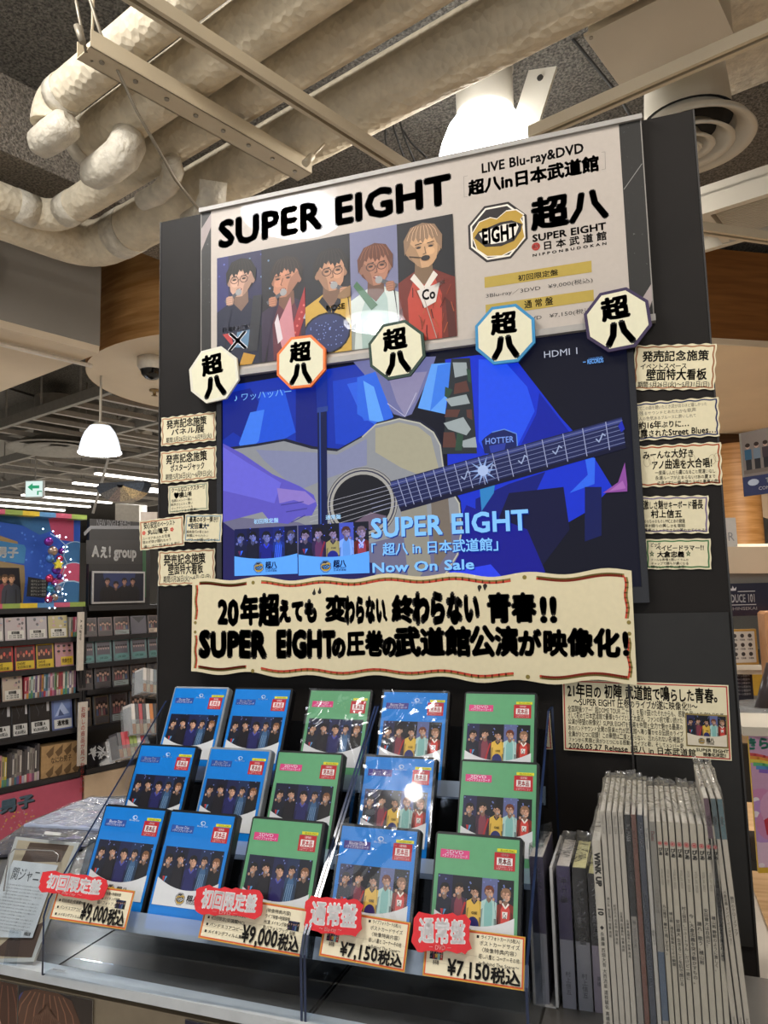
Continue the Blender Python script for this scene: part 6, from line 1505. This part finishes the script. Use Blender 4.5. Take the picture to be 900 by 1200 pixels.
flat_item('large pale blue-white album in film, farthest back on the table at left', [(28, 966), (150, 973), (165, 938), (105, 934)], ['a9b4cc', '8a98c4', 'c8ccd4', '9a90b0', '7c8cb0'], .02, 1)
flat_item('dark album with violet flowers in film, in front of the pale blue one', [(-20, 1004), (100, 992), (130, 974), (26, 968)], ['35333c', '4c4680', '55535c', '2a2830', '6c6a78'], .012, 2)
flat_item('yellowish patterned album in film beside the rack side', [(75, 1030), (140, 1030), (170, 985), (105, 985)], ['6c6658', '8a8068', '4c4a48', '9a94a0'], .008, 3)
# clear stand with wood-pattern board and white text sheet
Ps = Vector((-1.13, 1.15, ZT)); 
t = thing('sign_holder', 'clear acrylic holder with a wood-patterned board and white printed text sheet', 'sign holder', at_z(-12, 1128, ZT), (math.radians(-26), 0, 0))
base = at_z(-12, 1128, ZT); nrm = Vector((0, math.cos(math.radians(26)), -math.sin(math.radians(26))))
def sl_(px, py): P = at_plane(px, py, base, nrm) - base; return P.x, P.y * math.sin(math.radians(26)) + P.z * math.cos(math.radians(26))
def spoly(mb, pts, y0, y1): return mb.prism([sl_(*q) for q in pts], y0, y1)
spoly(MB(), [(-30, 1128), (38, 1127), (92, 988), (17, 980)], .003, .008).build('backing_board', mat('board_white', 'c6c0b4', .6), t)
p = Pic(); hs = lambda pts, col: p.poly([sl_(*q) for q in pts], col)
hs([(-20, 1124), (35, 1122), (86, 991), (20, 984)], 'c0ab8a')
hs([(34, 987), (80, 990), (70, 1010), (23, 1010)], '5c4738'); hs([(-14, 1120), (8, 1100), (50, 1080), (36, 1122)], '5a4436'); hs([(-20, 1040), (-5, 1030), (4, 1050), (-20, 1075)], '6a5240')
for k in range(8): p.line([sl_(30 + k * 3, 992 + k * 2), sl_(72, 996 + k * 1.6)], .0007, '7a604c')
p.build('wood_print', PAPER, t, y=.0028)
spoly(MB(), [(-30, 1098), (38, 1099), (68, 1014), (16, 1008)], -.0005, .0).build('text_sheet', mat('sheet_white', 'd6d4ce', .7), t)
p = Pic()
a, b = sl_(12, 1030), sl_(50, 1020); p.text('関ジャニ', a[0], a[1], b[0], b[1], '5a5856', .0)
for k in range(15):
    y = 1036 + k * 3.7; a, b = sl_(9 - k * 1.7, y), sl_(56 - k * 1.45, y + 2); p.text('その夢の続きを描き続けた五人の歩みを映像とともにお届けします。', a[0], a[1] - .0012, b[0] - (.02 if k % 5 == 4 else 0), a[1] + .001, '77746e', .0)
a, b = sl_(28, 1096), sl_(37, 1093); p.text('特集記事', a[0], a[1], b[0], b[1], '5a5856', .02)
p.build('printed_text', PAPER, t, y=-.001)
spoly(MB(), [(-34, 1131), (40, 1130), (97, 984), (16, 976)], -.006, -.004).build('front_sheet', ACR, t)
spoly(MB(), [(18, 1132), (22, 1132), (28, 1092), (25, 1091)], -.03, -.006).build('clip_post', ACRE if False else ACR, t)
pts = [sl_(*q) for q in ((8, 1045), (14, 1002), (20, 996), (66, 998), (72, 1003), (70, 1012))]
MB().path([Vector((u, -.008, v)) for u, v in pts], .0012, 8).build('wire_loop', mat('pale_wire', 'a8a4a0', .2, .6), t)
MB().box(sl_(57, 978)[0], sl_(76, 978)[0], -.012, .008, sl_(57, 979)[1], sl_(57, 975.5)[1]).build('top_clip', mat('clip_white', 'c8c8c4', .3), t)

# ================================================================ LEFT BACK: store ceiling
LGT = mat('strip_light_glow', 'fffaf0', .5, emit=5.5, var=0)
GR = mat('ceiling_steel_grey', '8c8880', .55, var=.08)
for k, (x0, y0, x1, y1) in enumerate(((26, 581, 121, 591.5), (-20, 584.5, 92, 596.5), (-30, 591, 64, 600.5), (53, 574, 127, 582.5), (86, 567, 185, 579), (112, 556, 185, 566.5), (160, 572, 190, 576))):
    P0 = at_z(x0, y0, 3.0); P1 = at_z(x1, y1, 3.0); P1 = P0 + DB * (P1 - P0).length; d = P1 - P0; L = d.length
    t = thing('strip_light', 'linear ceiling strip light, %s' % ['long one above the header seam', 'long lower one at the left edge', 'lowest short one at the left edge', 'middle one right of the green arrow sign', 'one passing behind the hanging bag', 'highest one beside the board', 'last one against the board edge'][k], 'light', P0, (0, 0, math.atan2(DB.y, DB.x)), 'strip lights at the back of the store')
    MB().box(0, L, -.04, .04, .02, .07).tube((.1, 0, .07), (.1, 0, .54), .006, 6).tube((L - .1, 0, .07), (L - .1, 0, .54), .006, 6).build('housing', GR, t); MB().box(0, L, -.03, .03, 0, .02).build('diffuser', LGT, t)
# suspended grid: two rails with rungs, nearer and farther ladder
def ladder(label, a, b, step, wdt, z, n):
    P0, P1 = at_z(*a, z), at_z(*b, z); L = (P1 - P0).length
    t = thing('ceiling_ladder', label, 'ceiling grid', P0, (0, 0, ANG + PI * 0))
    if (P1 - P0).dot(DA) < 0: t.location = P1
    for s in (0, wdt): MB().box(-.6, L + 1.2, s - .02, s + .02, 0, .08).build('rail', GR, t)
    for k in range(n): MB().box(-.5 + k * step, -.46 + k * step, .02, wdt - .02, .01, .05).build('rung', mat('rung_pale', 'a5a097', .5), t)
    for k in range(4): MB().tube((.1 + k * L / 3, 0, .08), (.1 + k * L / 3, 0, .7), .008, 6).build('hanger_rod', GR, t)
ladder('nearest pale suspended ladder grid below the bulkhead', (0, 503), (136, 458), .32, 1.5, 3.05, 14)
ladder('farther suspended ladder grid above the small dome lamp', (0, 545), (120, 500), .5, 2.0, 3.05, 14)
ladder('farthest suspended ladder grid above the arrow sign', (0, 572), (120, 541), .7, 2.6, 3.1, 14)
for k, (P, L) in enumerate(((at_z(20, 520, 3.3), 1.2),)):
    o = MB().box(-2, L, -.25, .25, 0, .3).build('air_duct', mat('duct_grey', '7a776f', .5)); o.location = P; o.rotation_euler = (0, 0, ANG); tag(o, ['nearer', 'farther'][k] + ' grey rectangular duct in the store ceiling', 'duct')
t = thing('round_air_diffuser', 'far round ceiling diffuser left of the small dome lamp', 'air vent', at_z(66, 527, 3.0))
for a, b in ((.42, .3), (.27, .15), (.12, 0)): MB().lathe([(b, .08), (a, 0), (a + .012, .012)], 32).build('cone_ring', GR, t)
MB().lathe([(.3, .08), (.2, .12), (.2, .5)], 24).build('duct_collar', GR, t)
o = MB().lathe([(.22, 0), (.26, .3), (.26, .55), (.2, .6)], 20).build('speaker_pod', GR); o.location = at_d(66, 505, 9.2); tag(o, 'grey drum-shaped fitting behind the small dome lamp', 'fitting')
for k, (x, y, x2, y2) in enumerate(((-10, 428, 60, 418), (0, 512, 60, 545), (130, 500, 185, 470), (60, 555, 185, 520), (0, 560, 90, 610))):
    tag(MB().path([at_z(x, y, 3.2), at_z((x + x2) / 2, (y + y2) / 2, 3.2), at_z(x2, y2, 3.2)], .025, 8).build('ceiling_pipe', GR), '%s thin grey pipe crossing the store ceiling at left' % ordn[k], 'pipe', 'thin pipes in the store ceiling')
# emergency sign
P = at_d(40, 573, 7.5); t = thing('exit_sign', 'green and white arrow emergency sign hanging above the blue header', 'sign', P, (0, 0, math.radians(20)))
MB().box(-.09, .09, 0, .04, -.085, .085).build('body', mat('sign_body', 'b0b0ac', .5), t)
p = Pic(); p.rect(-.083, -.078, .083, .078, 'dff4ee'); p.poly([(-.065, .02), (-.015, .058), (-.015, .035), (.05, .035), (.05, .005), (-.015, .005), (-.015, -.02)], '1c9c6c'); p.poly([(.03, -.06), (.045, -.06), (.045, -.03), (.075, -.03), (.075, -.06), (.078, -.02), (.03, -.02)], '1c9c6c')
p.build('lit_face', print_mat('lit_sign', .4, emit=1.0), t, y=-.001)
MB().tube((0, .02, .085), (0, .02, .9), .008, 6).build('stem', GR, t)
# hanging patterned bag-shaped ornament and its cord
P = at_d(145, 577, 6.0); t = thing('hanging_ornament', 'patterned half-round fabric ornament with dark, floral and gold bands hanging by a cord', 'ornament', P, (0, 0, .1))
cols = ['1c2430', '55504c', '6c5a50', '8c7a5c', 'b49a6c', '2c3848']
for k in range(6):
    a0, a1 = PI + PI * k / 6, PI + PI * (k + 1) / 6
    mb = MB(); poly = [(.03 * math.cos(a0) , .03 * math.sin(a0) + .06)] + [(.21 * math.cos(a0 + (a1 - a0) * q / 4), .14 * math.sin(a0 + (a1 - a0) * q / 4) + .06) for q in range(5)] + [(.03 * math.cos(a1), .03 * math.sin(a1) + .06)]
    mb.prism(poly, -.05, .05).build('band', mat('band_' + cols[k], cols[k], .5, var=.5, scale=80), t)
MB().box(-.2, .2, -.04, .04, .055, .08).build('top_bar', mat('band_1c2430', '1c2430', .5), t)
MB().path([at_d(148, 500, 7.0) - P, at_d(140, 540, 7.0) - P, at_d(124, 602, 7.0) - P], .012, 8).build('cord', mat('pale_cord', 'b0aca4', .5), t)
t = thing('track_spotlight', 'small white twin spotlights on the ladder grid left of the board', 'spotlight', at_d(160, 500, 7.5))
for sx in (-.12, .06): MB().tube((sx, 0, 0), (sx + .08, -.03, -.1), .05, 12, r1=.06).tube((sx, 0, 0), (sx, 0, .2), .01, 6).build('spot_head', WHITEC, t)
# white pillar and framed print beyond the black header
struct(quad_wall('trim_9', [(135, 590), (163, 592), (163, 640), (135, 640)], 9.0, WW, .3))
o = quad_wall('framed_print', [(165, 600), (184, 600), (184, 640), (165, 640)], 5.4, mat('print_cream', 'b0a498', .6), .02); tag(o, 'pale framed portrait print between the black header and the board', 'picture')

# ================================================================ RIGHT: things past the board edge
def plate(name, label, cat, tl, tr, br, bl, d, draw, base='c8c0b4', th=.01, d2=None):
    a = at_d(*tl, d); b = at_d(*tr, d2 or d); c = at_d(*bl, d); u = b - a; u.z = 0; W = u.length; H = a.z - c.z; ang = math.atan2(u.y, u.x)
    t = thing(name, label, cat, (a.x, a.y, a.z - H), (0, 0, ang)); MB().box(0, W, 0, th, 0, H).build('board', mat('plate_' + base, base, .5), t)
    p = Pic(); p.clip = (0, 0, W, H); draw(p, W, H); p.build('print', GLOSSP, t, y=-.0005); return t
def d_group(p, W, H):
    p.rect(0, 0, W, H, '7c7470'); p.rect(0, H * .34, W, H * .4, '6a605a'); p.rect(0, 0, W, H * .3, '1f2c5c'); p.rect(0, H * .3, .012, H, '8c8880')
    for k in range(7):
        x = W * (.1 + .115 * k); p.rect(x - .018, H * .4, x + .018, H * .58, '1e2028'); p.rect(x - .022, H * .56, x + .022, H * .72, ('2f5a78', '6c7c8c', '3a3038', 'a09c98')[k % 4]); p.oval(x, H * .77, .014, .018, 'b89888', 10); p.oval(x, H * .785, .016, .013, '2a1c18', 10)
    p.text('TOUR MEMBERS', W * .3, H * .17, W * .8, H * .24, 'd8d8dc', .03); p.text('CONCERT BAND', W * .2, H * .07, W * .7, H * .12, 'c8c8cc', .02); p.oval(W * .14, H * .2, .035, .02, 'b8c4d8', 14)
plate('hanging_banner', 'hanging group photo banner with a navy foot, cut by the right edge', 'banner', (866, 508), (960, 484), (960, 570), (869, 583), 4.6, d_group, '50506c', d2=4.2)
def d_navy(p, W, H):
    p.rect(0, 0, W, H, '171c34'); p.text('PRODUCE 101', W * -.1, H * .42, W * .29, H * .66, 'd0d0d4', .03); p.rect(W * .1, H * .74, W * .29, H * .76, 'd0d0d4'); p.rect(W * .0, H * .33, W * .29, H * .35, 'd0d0d4'); p.text('SHINSEKAI', W * -.0, H * .18, W * .3, H * .27, 'b8b8bc', .02)
    p.poly([(W * .02, H * .78), (W * .08, H * .78), (W * .09, H * .9), (W * .065, H * .83), (W * .05, H * .93), (W * .035, H * .83), (W * .01, H * .9)], 'd0d0d4')
plate('shop_banner', 'navy banner with white capitals and a small crown right of the board', 'banner', (853, 684), (960, 680), (960, 722), (853, 722), 3.6, d_navy, '171c34')
struct(quad_wall('trim_10', [(845, 641), (960, 640), (960, 672), (845, 672)], 3.62, CREAM, .3)); struct(quad_wall('trim_11', [(845, 672), (960, 672), (960, 685), (845, 685)], 3.65, GREYW, .25))
plate('white_notice', 'tall white notice with a curly character behind the cream shelf top', 'notice', (846, 607), (862, 608), (863, 641), (846, 641), 3.64, lambda p, W, H: (p.rect(0, 0, W, H, 'd0ccc6'), p.text('R', W * .3, H * .2, W * .8, H * .5, '8a8a8c', .0)))
def d_frame(p, W, H):
    p.rect(0, 0, W, H, 'b8904a'); p.rect(W * .07, H * .06, W * .93, H * .94, 'cfcac0')
    for i in range(3):
        for j in range(3): p.oval(W * (.24 + .26 * i), H * (.3 + .26 * j), W * .07, H * .06, '3c3a3a', 10); p.text('写真集', W * (.15 + .26 * i), H * (.16 + .26 * j), W * (.33 + .26 * i), H * (.21 + .26 * j), '4a4848', .02)
plate('framed_sheet', 'gold-framed sheet with nine small portrait sketches right of the board', 'picture', (852, 738), (886, 738), (885, 779), (854, 779), 3.4, d_frame, 'b8904a', .02)
tag(MB().box(-.2, .5, 0, .25, -.02, 0).build('display_shelf', WHITEC), 'white shelf board below the gold-framed sheet', 'shelf').location = at_d(862, 785, 3.45)
plate('black_notice', 'black notice with small white writing under the white shelf', 'notice', (852, 786.5), (881, 786.5), (883, 822), (853, 822), 3.47, lambda p, W, H: (p.rect(0, 0, W, H, '16182a'), [p.text('キャンペーン実施中!', W * .1, H * (.8 - .12 * k), W * .9, H * (.88 - .12 * k), 'b8b8bc', .02) for k in range(6)]), '16182a')
tag(MB().box(0, .6, 0, .3, 0, .12).build('yellow_box', mat('yellow_carton', 'b8922a', .5)), 'yellow carton behind the black notice', 'box').location = at_d(872, 815, 4.0)
tag(MB().bbox(0, .3, 0, .2, 0, .35, .01).build('orange_box', mat('orange_carton', 'c08a5c', .5)), 'tan carton on the shelf at the right edge', 'box').location = at_d(903, 815, 3.2)
t = thing('shelf_tray', 'clear curved tray with dark discs at the right edge', 'tray', at_d(905, 840, 3.0))
MB().lathe([(.1, .0), (.13, .015), (.14, .05), (.135, .05), (.125, .02), (.1, .01)], 28).build('tray_rim', clear_mat('tray_clear', (.8, .83, .86), .05, haze=.25), t); MB().tube((-.03, 0, .02), (.03, .02, .2), .035, 14).build('disc_stack', mat('dark_disc_stack', '3c3436', .3), t)
def d_bal(p, W, H):
    p.rect(0, 0, W, H, 'c49cc0'); r = random.Random(4)
    for k, c in enumerate(('c84c50', 'd8903c', 'd8c84c', '5cb478', '4c8cc8', '7c5cb8')):
        p.line([(W * (-.1 + .03 * k) + W * .6 * math.cos(a_ / 10 * 1.5) * 1.2, H * .72 - H * .025 * k - H * .1 * math.cos(a_ / 10 * 3) + .02) for a_ in range(11)], H * .028, c)
    for k in range(18): x, y, q = r.random() * W, r.random() * H * .8, r.uniform(.03, .07); p.oval(x, y, q, q, r.choice(('d0a0c8', 'c888b8', 'dcc0dc', 'b890d0')), 18); p.oval(x - q * .3, y + q * .35, q * .2, q * .15, 'ece4f0', 10)
    p.poly([(W * .1, H * .38), (W * .3, H * .45), (W * .32, H * .3), (W * .12, H * .27)], 'b8243c'); p.rect(0, 0, W, H * .04, 'd8b02c'); p.text('きらり POP', W * -.05, H * .9, W * .7, H * .98, '4a9c8c', .06)
plate('bubble_poster', 'pastel poster of pink bubbles and a rainbow at the right edge', 'poster', (877, 862), (980, 862), (980, 1022), (877, 1017), 2.6, d_bal, 'd8b02c')
tag(MB().box(0, .8, -.02, .3, 0, .03).build('display_shelf', WHITEC), 'pale grey counter edge above the bubble poster', 'shelf').location = at_d(870, 861, 2.62)
t = thing('chair', 'dark tubular chair partly showing behind the magazines at the right edge', 'chair', at_z(905, 1130, 0))
DC_ = mat('chair_dark', '26221f', .4)
MB().bbox(-.2, .2, -.2, .2, .43, .47, .01).build('seat', DC_, t)
for sx in (-.18, .18):
    for sy in (-.18, .18): MB().tube((sx, sy, 0), (sx, sy, .43), .014, 8).build('leg', DC_, t)
MB().bbox(-.19, .19, .17, .2, .6, .85, .01).build('backrest', DC_, t)
